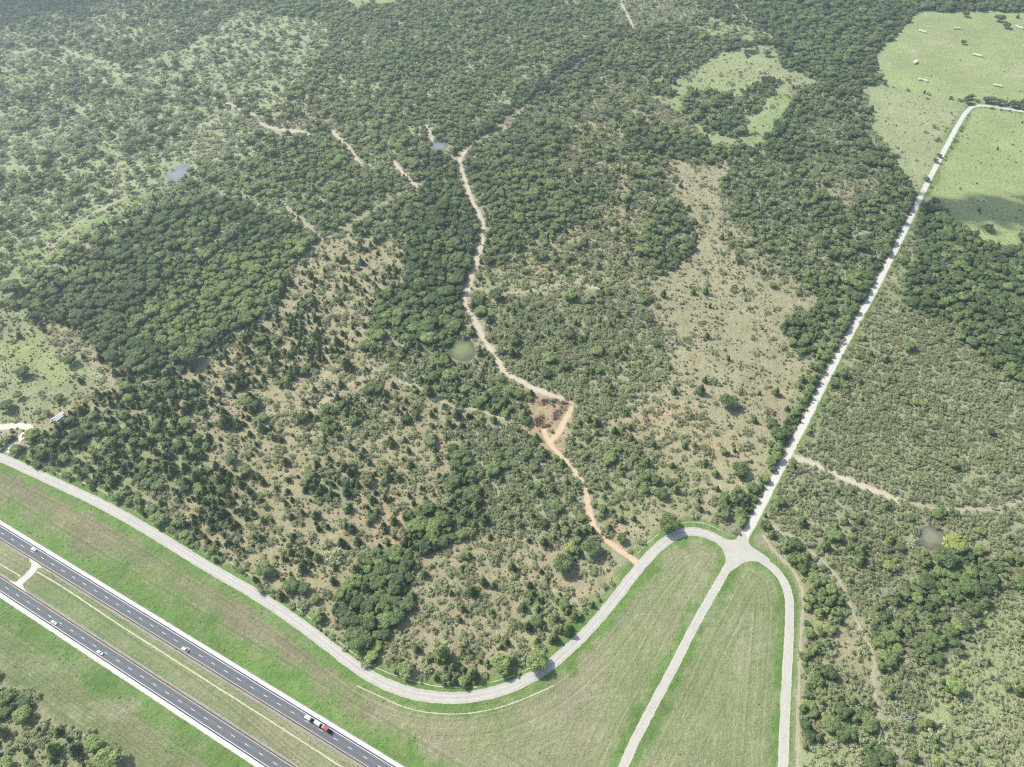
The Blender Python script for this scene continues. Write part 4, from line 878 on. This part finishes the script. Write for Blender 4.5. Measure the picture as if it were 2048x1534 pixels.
P, g = cells(3.1, 504, 1250); ri = region_of(P); dn = DENS[ri, 3]*np.clip(2.4*fbm(P, 16, 730, 3)-.5, .0, 1)*np.clip(1.5-P[:, 1]/1100, .35, 1)
keep = g.uniform(size=len(P)) < dn*.8; P, ri = P[keep], ri[keep]; ok = clear_roads(P, -.3); P, ri = P[ok], ri[ok]; print('tuft', len(P))
sc = np.clip(g.lognormal(math.log(1.0), .5, len(P)), .45, 3.0); scatter('grass_tussocks', 'low weedy tussocks dotted over the dry meadows and slopes', 'tussocks', P, sc, sc*g.uniform(.7, 1.3, len(P)), np.clip(TB[ri]*.5+g.normal(.15, .2, len(P)), 0, 1), TUFT, g)
# taller weeds in the mown reserve, thickest beside the roads
P, g = cells(2.3, 505, 460); s, o = hwy(P); rn = np.array([r[0] for r in R])[region_of(P)]; inr = np.isin(rn, ['reserve', 'ramp island left', 'ramp island right', 'verge upper'])
dr = np.minimum.reduce([pdist(P, ln, 14)-hw for nm, ln, hw in ROADS]); dh = np.where(o > 0, o-8, np.where(o < LOWO, -(o-LOWO)-8, 40))
dn = np.clip(np.where((dh > 0) & (dh < 24), .8-dh/30, .12), 0, 1); dn = np.maximum(dn, np.clip(.9-dr/6, 0, .8)*(dr > .3)); ok = inr & clear_roads(P, .1) & (np.hypot(*(P-g2(1480, 1100)).T) > 19) & (g.uniform(size=len(P)) < .6*dn*np.clip(fbm(P, 6, 741)*2-.3, 0, 1))
P = P[ok]; print('weeds', len(P)); sc = np.clip(g.lognormal(math.log(.75), .35, len(P)), .35, 1.8)
GRW = leaf_mat('roadside_weed', [(0, (.13,.26,.06)), (.5, (.20,.36,.09)), (1, (.28,.44,.12))], .3)
WT = []
for k in range(2):
    mm = TUFT[k].copy(); mm.materials.clear(); mm.materials.append(GRW); WT.append(mm)
scatter('roadside_weeds', 'bright green weeds lining the highway and frontage road edges', 'weeds', P, sc*.8, sc*.4, g.uniform(0, 1, len(P)), WT, g)

# bare dead trees
def dead_mesh(seed):
    g = random.Random(seed); b = MB(); k = (0, 0, 2.2); b.tube((0, 0, -.2), k, .35, .26, 7)
    def br(p, d, L_, r, lv):
        e = Vector(p)+Vector(d).normalized()*L_; b.tube(p, e, r, r*.5, 4)
        if lv:
            for _ in range(6): br(tuple(Vector(p).lerp(e, g.uniform(.4, 1))), (d[0]+g.uniform(-.9, .9), d[1]+g.uniform(-.9, .9), d[2]*.6+g.uniform(-.1, .6)), L_*.6, r*.55, lv-1)
    for i in range(7): t = .9*i; br(k, (math.cos(t), math.sin(t), g.uniform(.3, .9)), g.uniform(1.8, 3.8), .13, 2)
    return b.mesh('dead_tree', DEADW)
for i, (px, py, w, lab) in enumerate([(1806,1440,30,'bare white dead tree in the right-hand wood near the bottom'), (1778,1186,24,'pale grey dead tree above the oak wood, right of the ramp'), (1898,1230,22,'pale dead tree at the top edge of the pale thicket'),
      (1988,672,26,'white dead tree in the brush near the right frame edge'), (1885,536,20,'grey dead tree inside the dark wood below the green field'), (1584,858,12,'small white dead tree leaning over the gravel road edge'), (1757,1040,14,'small grey dead tree in the brush left of the grey pond'),
      (748,1168,16,'grey half-dead tree in the middle of the dark grove'), (742,1115,18,'pale grey dead tree at the top left of the dark grove'), (905,1300,14,'small pale dead tree in the scrub at the foot of the bend')]):
    q = g2(px, py); d = q[1]*math.cos(PITCH)+H*math.sin(PITCH); o = thing('dead_tree', lab, 'tree', (q[0], q[1], 0), i*1.3, data=dead_mesh(60+i)); o.scale = [w*.5*d/FPX/5.0*1.1]*3
# ------------------------------------------------------------------ vehicles (nose towards +x)
def paint(name, c): m = simple(name, c, .35, .04, 1.0, 0, .5); m.node_tree.nodes['Principled BSDF'].inputs['Coat Weight'].default_value = .5; return m
PW = paint('white_paint', (.86,.87,.87)); PS = paint('silver_paint', (.70,.73,.75)); PR = paint('red_paint', (.62,.10,.10)); PK = simple('black_plastic', (.025,.025,.027), .6)
GLS = simple('dark_glass', (.02,.025,.03), .08, 0, 1, 0, .6); TYR = simple('tyre_rubber', (.02,.02,.02), .9); RIM = simple('wheel_metal', (.5,.5,.52), .35, .05, 1, .8); LMP = simple('lamp_lens', (.85,.85,.8), .15); RL = simple('tail_lens', (.4,.02,.02), .2)
FRM = simple('chassis_black', (.03,.03,.032), .7); CHR = simple('tank_metal', (.75,.76,.78), .25, .03, 1, .9)
def sect(x, hw, z0, z1, tuck=.1, top=.9): return [(x, -hw+tuck*.4, z0), (x, -hw, z0+(z1-z0)*.35), (x, -hw*.99, z0+(z1-z0)*.7), (x, -hw*top, z1), (x, hw*top, z1), (x, hw*.99, z0+(z1-z0)*.7), (x, hw, z0+(z1-z0)*.35), (x, hw-tuck*.4, z0)]
def wheel(root, x, y, r, w=.24):
    MB().tube((x, y-w/2, r), (x, y+w/2, r), r, r, 16).build('wheel', TYR, root)
    k = root.children[-1] if False else None
def add_wheel(root, x, y, r, w=.24, z=None):
    z = r if z is None else z; t = MB().tube((x, y-w/2, z), (x, y+w/2, z), r, r, 16).build('wheel', TYR, root)
    s = 1 if y > 0 else -1; MB().tube((x, y+s*(w/2-.05), z), (x, y+s*(w/2+.012), z), r*.6, r*.55, 12).build('rim', RIM, t)
def car(name, label, cat, loc, rz, mat, L_=4.8, kind='sedan'):
    root = thing(name, label, cat, loc, rz); hw = .92 if kind == 'sedan' else 1.0; h = L_/2; w0 = .28
    if kind == 'sedan':
        b = MB().loft([sect(-h, hw*.82, .42, .82), sect(-h+.12, hw*.93, .30, .98), sect(-h+.9, hw, .24, 1.02), sect(0, hw, .24, .98), sect(h-1.2, hw, .24, .96), sect(h-.35, hw*.95, .26, .82), sect(h, hw*.78, .36, .62)]); b.build('body', mat, root, sm=False)
        cab = lambda x, ww, z: [(x, -ww, z), (x, ww, z)]
        MB().add([(-h+.75,-hw*.84,1.0),(-h+.75,hw*.84,1.0),(h-1.55,hw*.84,.96),(h-1.55,-hw*.84,.96),(-h+1.45,-hw*.68,1.43),(-h+1.45,hw*.68,1.43),(h-2.35,hw*.70,1.45),(h-2.35,-hw*.70,1.45)], [(0,1,5,4),(1,2,6,5),(2,3,7,6),(3,0,4,7)]).build('windows', GLS, root)
        MB().box(-h+1.40, h-2.3, -hw*.72, hw*.72, 1.425, 1.48).build('roof', mat, root, .02)
        ax = (-h+1.0, h-.95); wr = .33
    else:
        MB().loft([sect(-h, hw*.97, .50, 1.02), sect(-h+.1, hw, .42, 1.08), sect(-h+1.95, hw, .40, 1.10)]).build('bed', mat, root)
        MB().box(-h+.12, -h+1.85, -hw*.82, hw*.82, 1.085, 1.11).build('bed_liner', PK, root)
        MB().loft([sect(-h+1.95, hw, .40, 1.16), sect(h-1.55, hw, .40, 1.16), sect(h-.35, hw*.97, .42, 1.10), sect(h, hw*.86, .48, .98)]).build('body', mat, root)
        MB().add([(-h+1.98,-hw*.88,1.15),(-h+1.98,hw*.88,1.15),(h-1.45,hw*.86,1.15),(h-1.45,-hw*.86,1.15),(-h+2.2,-hw*.74,1.76),(-h+2.2,hw*.74,1.76),(h-2.2,hw*.74,1.78),(h-2.2,-hw*.74,1.78)], [(0,1,5,4),(1,2,6,5),(2,3,7,6),(3,0,4,7)]).build('windows', GLS, root)
        MB().box(-h+2.15, h-2.15, -hw*.77, hw*.77, 1.755, 1.82).build('roof', mat, root, .02)
        ax = (-h+1.15, h-1.0); wr = .40
    for x in ax:
        for y in (-hw+.08, hw-.08): add_wheel(root, x, y, wr)
    for s in (-1, 1):
        MB().box(h-.14, h-.03, s*hw*.62-.18, s*hw*.62+.18, .62, .76).build('headlight', LMP, root); MB().box(-h-.01, -h+.06, s*hw*.7-.14, s*hw*.7+.14, .72, .90).build('tail_light', RL, root)
        MB().box(h-1.65, h-1.45, s*(hw+.02)-.09, s*(hw+.02)+.09, .98, 1.1).build('mirror', mat, root, .02)
    MB().box(-h-.04, -h+.1, -hw*.8, hw*.8, .36, .52).build('bumper', PK, root)
    return root
ang = math.atan2(HD[1], HD[0])
def on_hwy(px, py, z, lane=None):
    q = g2(px, py); s, o = (q-HA)@HD, (q-HA)@HN
    if lane is not None: o = lane
    p = hp(s, o); return (p[0], p[1], .064)
car('car', 'white car in the right lane of the upper carriageway near the left edge', 'car', on_hwy(68.5, 1099, 0, 1.95), ang+math.pi, PW, 5.0)
car('car', 'white car farthest left on the lower carriageway', 'car', on_hwy(109, 1246, 0, LOWO-1.95), ang, PW, 5.1)
car('car', 'silver-white car on the lower carriageway right behind the lane stripe, the more central one', 'car', on_hwy(201, 1306, 0, LOWO-1.95), ang, PS, 5.4)
car('pickup_truck', 'white pickup truck in the left lane of the upper carriageway', 'pickup truck', on_hwy(371, 1300, 0, -1.95), ang+math.pi, PW, 5.9, 'pickup')
def tractor(label, mat, loc, rz, tilt=0.0):
    r = thing('semi_truck', label, 'truck', loc, rz, 'tractor units carried piggyback on the highway', rot=(0, tilt, rz))
    MB().box(-3.6, 2.6, -.45, -.25, .75, 1.0).box(-3.6, 2.6, .25, .45, .75, 1.0).box(-3.5, -3.3, -.45, .45, .78, .98).box(-1.4, -1.2, -.45, .45, .78, .98).build('chassis', FRM, r)
    MB().loft([sect(.55, 1.22, .95, 3.55, .1, .93), sect(1.7, 1.22, .95, 3.70, .1, .93), sect(2.45, 1.20, .95, 2.95, .1, .92)]).build('cab', mat, r)
    MB().loft([sect(-.85, 1.22, .95, 3.65, .1, .93), sect(.55, 1.22, .95, 3.75, .1, .93)]).build('sleeper', mat, r)
    MB().loft([sect(2.45, 1.0, .75, 2.05), sect(3.4, .95, .7, 1.90), sect(3.95, .85, .65, 1.65)]).build('hood', mat, r)
    MB().add([(2.47,-1.0,2.15),(2.47,1.0,2.15),(2.30,.92,2.98),(2.30,-.92,2.98)], [(0,1,2,3)]).build('windscreen', GLS, r)
    MB().box(3.9, 4.1, -1.1, 1.1, .45, .85).build('bumper', CHR, r, .03)
    for s in (-1, 1):
        MB().tube((-.6, s*1.0, .78), (1.2, s*1.0, .78), .32, .32, 12).build('fuel_tank', CHR, r); MB().box(3.7, 3.95, s*.78-.14, s*.78+.14, 1.0, 1.25).build('headlight', LMP, r)
        MB().tube((-1.0, s*1.05, 1.0), (-1.0, s*1.05, 3.9), .08, .08, 8).build('exhaust_stack', CHR, r)
        add_wheel(r, 3.0, s*1.02, .50, .32)
        for x in (-2.9, -1.65): add_wheel(r, x, s*.92, .50, .56)
        MB().box(-3.6, -3.5, s*.9-.3, s*.9+.3, .35, .9).build('mud_flap', PK, r)
    MB().tube((-2.3, 0, 1.0), (-2.3, 0, 1.12), .5, .5, 14).build('coupling_plate', FRM, r); return r
LN = 1.95
def pos_h(s, z): p = hp(s, LN); return (p[0], p[1], z)
q = g2(612, 1432); s0 = (q-HA)@HD
tractor('white tractor unit leading the piggyback row, wheels on the road', PW, pos_h(s0+4.0, .064), ang+math.pi)
tractor('white tractor unit in the middle, nose raised on the leading one', PW, pos_h(s0+12.0, .62), ang+math.pi, -.115)
tractor('red tractor unit last in the row, nose raised on the middle one', PR, pos_h(s0+18.6, .66), ang+math.pi, -.115)

# ------------------------------------------------------------------ hay bales
HAY = simple('hay', (.80,.77,.60), .95, .25, 2.5); HAYE = simple('hay_cut_end', (.52,.46,.30), .95, .2, 2)
bm_ = MB().loft([[(x, r*math.cos(t), 1.15+r*math.sin(t)) for t in [2*math.pi*i/16 for i in range(16)]] for x, r in ((-.98, 1.05), (-.9, 1.15), (0, 1.17), (.9, 1.15), (.98, 1.05))]).mesh('bale_roll', HAY)
be_ = [MB().tube((sx_*.985, 0, 1.15), (sx_*1.01, 0, 1.15), .98, .98, 14).mesh('bale_end', HAYE) for sx_ in (-1, 1)]
rows = [((1837,62),(1852,66.5),'leftmost top row of hay field'), ((1906,57.5),(1920,58.5),'top middle row of hay field'), ((2030,53.5),(2045,58.5),'top right row of hay field'), ((1944.5,110),(1963,114),'middle row of hay field'),
        ((1835.5,160.5),(1844,161),'left half of the bent row'), ((1846,161.5),(1854.5,164.5),'right half of the bent row'), ((1985,171),(2003,174.5),'row nearest the gravel road'), ((2045,93.5),(2062,95),'row cut by the right frame edge'),
        ((1826,127),(1832.5,122.5),'upper line of double row'), ((1828,129),(1834.5,124.5),'lower line of double row')]
for a, b, lab in rows:
    A, B_ = g2(*a), g2(*b); d = B_-A; L_ = np.hypot(*d); n = max(2, int(L_/2.08)); rz = math.atan2(d[1], d[0])
    n = max(2, round(n/1.5))
    for i in range(n):
        j, lv = i % n, i//n; p = A+d*(j+.5)/n; nrm = np.array([-d[1], d[0]])/L_*RND.uniform(-.15, .15)
        t = thing('hay_bale', f'round hay bale, {ORD[j]} from left, '+lab, 'hay bale', (p[0]+nrm[0], p[1]+nrm[1], 0), rz+RND.uniform(-.04, .04), 'round bales, '+lab)
        link('roll', bm_, t); t.scale = (1.5, 1.5, 1.5)
        for e in be_: link('cut_end', e, t)
# ------------------------------------------------------------------ long white pipes lying by the left pasture
WP = simple('white_pipe', (.85,.85,.83), .45, .06, 1)
for (a, b, lab) in (((103,841),(127,825),'long white pipe, upper left one of three side by side'), ((107.5,843),(129,827.3),'long white pipe, middle one of three side by side'), ((113,843.5),(128,832.5),'long white pipe, lower right one of three side by side'), ((101,846),(104.5,843.5),'short white pipe end poking out below the long pipes')):
    A, B_ = g2(*a), g2(*b); d = B_-A; L_ = float(np.hypot(*d)); t = thing('white_pipe', lab, 'pipe', (A[0], A[1], 0), math.atan2(d[1], d[0]))
    n = 20; R0, R1 = .72, .64; ring = lambda x, r: [(x, r*math.cos(2*math.pi*i/n), .74+r*math.sin(2*math.pi*i/n)) for i in range(n)]
    m = MB(); m.loft([ring(0, R0), ring(L_, R0), ring(L_, R1), ring(0, R1), ring(0, R0)], cap=False); m.build('barrel', WP, t, sm=False)
    for k in range(1, max(2, int(L_/6))): m = MB(); m.loft([ring(k*6-.12, R0+.05), ring(k*6+.12, R0+.05)]); m.build('joint_collar', WP, t)
# ------------------------------------------------------------------ cleared brush heaps on the orange clearing
LOGM = simple('cut_wood', (.30,.21,.15), .9, .35, 3); LEAFB = leaf_mat('dead_leaves', [(0, (.16,.11,.07)), (1, (.30,.22,.14))], .4)
for i, (px, py, w, hgt, rz, lab) in enumerate([(1091,805,30,1.6,.2,'upper left brush heap on the orange clearing'), (1124,807,36,1.8,-.5,'long thin brush heap at the upper right of the clearing'), (1078,838,26,2.2,.9,'brown brush heap at the left of the clearing'), (1113,831,26,1.8,1.2,'brown brush heap at the right of the clearing'), (1086,850,26,1.9,-.35,'brush heap with straight lower edge at the bottom of the clearing')]):
    q = g2(px, py); d = q[1]*math.cos(PITCH)+H*math.sin(PITCH); hw = w*.5*d/FPX; t = thing('brush_pile', lab, 'brush pile', (q[0], q[1], 0), rz); gg = random.Random(i); b = MB()
    for k in range(70):
        c = Vector((gg.uniform(-hw, hw), gg.gauss(0, hw*.3), gg.uniform(.1, hgt))); dr_ = Vector((gg.gauss(0, 1), gg.gauss(0, .5), gg.gauss(0, .22))).normalized()*gg.uniform(1, 3.2); b.tube(c-dr_, c+dr_, gg.uniform(.07, .22), gg.uniform(.03, .1), 5)
    b.build('branches', LOGM, t); lb = [(gg.uniform(-hw, hw), gg.gauss(0, hw*.25), hgt*.5, hw*.3, hgt*.4) for _ in range(6)]
    link('dry_foliage', crown_mesh('dry_foliage', lb, 260, .35, 90+i, LEAFB, core=.5), t)
# ------------------------------------------------------------------ marker post in the right-hand ramp island
t = thing('marker_post', 'thin dark marker post with a pale cap in the grass between the ramp roads', 'post', (*g2(1463, 1346), 0), .4)
MB().tube((0, 0, -.1), (0, 0, 2.3), .16, .13, 8).build('post', simple('post_brown', (.10,.08,.05), .8), t); MB().box(-.3, .3, -.08, .08, 2.0, 2.6).build('cap_plate', simple('post_plate', (.75,.75,.68), .5), t, .02)

# ------------------------------------------------------------------ the other drone, hovering between the camera and the ground
DB = simple('drone_grey', (.20,.21,.22), .45, .05, 8); DK = simple('drone_black', (.03,.03,.033), .5, .05, 8); TIP = simple('rotor_tip', (.88,.88,.85), .4, 0)
dist = 24.0; u_, v_ = (1344.5-1024)/FPX, (767-685.5)/FPX
dirv = Vector((u_, math.cos(PITCH)+v_*math.sin(PITCH), -math.sin(PITCH)+v_*math.cos(PITCH))); dp = Vector((0, 0, H)) + dirv*dist
dr = thing('drone', 'small grey quadcopter drone hovering in mid air above the brush edge', 'drone', tuple(dp), 0, rot=(math.radians(-20), math.radians(4), math.radians(-3)))
MB().loft([sect(-.115, .034, -.03, .03), sect(-.09, .052, -.04, .045), sect(.02, .056, -.045, .05), sect(.09, .036, -.03, .03), sect(.115, .022, -.018, .016)]).build('body', DB, dr, rot=(0, 0, math.pi/2), sm=False)
for sx_ in (-1, 1):
    for sy in (-1, 1):
        mx, my = sx_*.158, sy*.115 - .01*(sy < 0); arm = MB().tube((sx_*.03, sy*.07, .012), (mx, my, .02), .020, .016, 8).build('arm', DB, dr)
        MB().tube((mx, my, .005), (mx, my, .05), .017, .016, 12).build('motor', DK, arm); MB().tube((mx, my, -.05 if sy < 0 else -.03), (mx, my, .01), .006, .01, 6).build('foot', DK, arm)
        a0 = (.25 if sx_ > 0 else -.2) + (.5 if sy > 0 else 0); pr = MB(); tp = MB()
        for k in (0, math.pi):
            c, s_ = math.cos(a0+k), math.sin(a0+k); P3 = lambda rr, w, z: (mx+c*rr-s_*w, my+s_*rr+c*w, z)
            pr.loft([[P3(rr, -w, .054), P3(rr, w, .058), P3(rr, w, .060), P3(rr, -w, .056)] for rr, w in ((.012, .009), (.04, .018), (.08, .016), (.095, .013))])
            tp.loft([[P3(rr, -w, .054), P3(rr, w, .058), P3(rr, w, .060), P3(rr, -w, .056)] for rr, w in ((.095, .013), (.122, .010))])
        pb = pr.build('propeller', DK, arm); tp.build('blade_tip', TIP, pb)
        if sy < 0: MB().ball((mx+sx_*.004, my-.014, .03), .013, .012, .012).build('position_lamp', TIP, arm)
gm = MB().ball((0, -.105, -.045), .026, .026, .028, 12, 8).build('camera_gimbal', DK, dr); MB().tube((0, -.125, -.047), (0, -.137, -.05), .014, .013, 12).build('lens', GLS, gm)

# ------------------------------------------------------------------ clouds high above the frame; one shades the green field, the broad one is added in place of a dark hill
CL = NB('cloud_vapour'); CL.done((.9,.9,.9), 1.0); CLM = CL.m
def cloud(label, px, py, rx, ry, z, seed, n=420):
    c = g2(px, py); k = z/math.tan(SUN_EL); cx_, cy_ = c[0]+SUN_AZ[0]*k, c[1]+SUN_AZ[1]*k; g_ = random.Random(seed); b = MB()
    for i in range(n):
        t = g_.uniform(0, 6.28); q = abs(g_.gauss(0, .55)); s = g_.uniform(5, 13)*(1.15-min(q, 1)*.6)*(1 if n < 800 else 2); b.ball((rx*q*math.cos(t), ry*q*math.sin(t), g_.uniform(-8, 22)), s, s, s*.6, 8, 5)
    thing('cloud', label, 'cloud', (cx_, cy_, z), 0, data=b.mesh('cloud', CLM, sm=True))
cloud('small white fair-weather cloud whose shadow lies on the right green field', 1995, 420, 110, 34, 900, 5)
cloud('broad unseen cloud added to darken the far left corner', 10, -20, 320, 200, 1300, 6, 1500)
# ------------------------------------------------------------------ haze
if True:
    hz = MB().box(-5200, 5200, -600, 9000, -1.0, 520.0); hm = bpy.data.materials.new('haze_air'); hm.use_nodes = True; n_ = hm.node_tree; n_.nodes.clear()
    v = n_.nodes.new('ShaderNodeVolumePrincipled'); v.inputs['Color'].default_value = (.80, .93, 1.0, 1); v.inputs['Density'].default_value = .0002; v.inputs['Anisotropy'].default_value = .6
    ou = n_.nodes.new('ShaderNodeOutputMaterial'); n_.links.new(v.outputs[0], ou.inputs['Volume']); hz.build('haze', hm, kind='stuff')
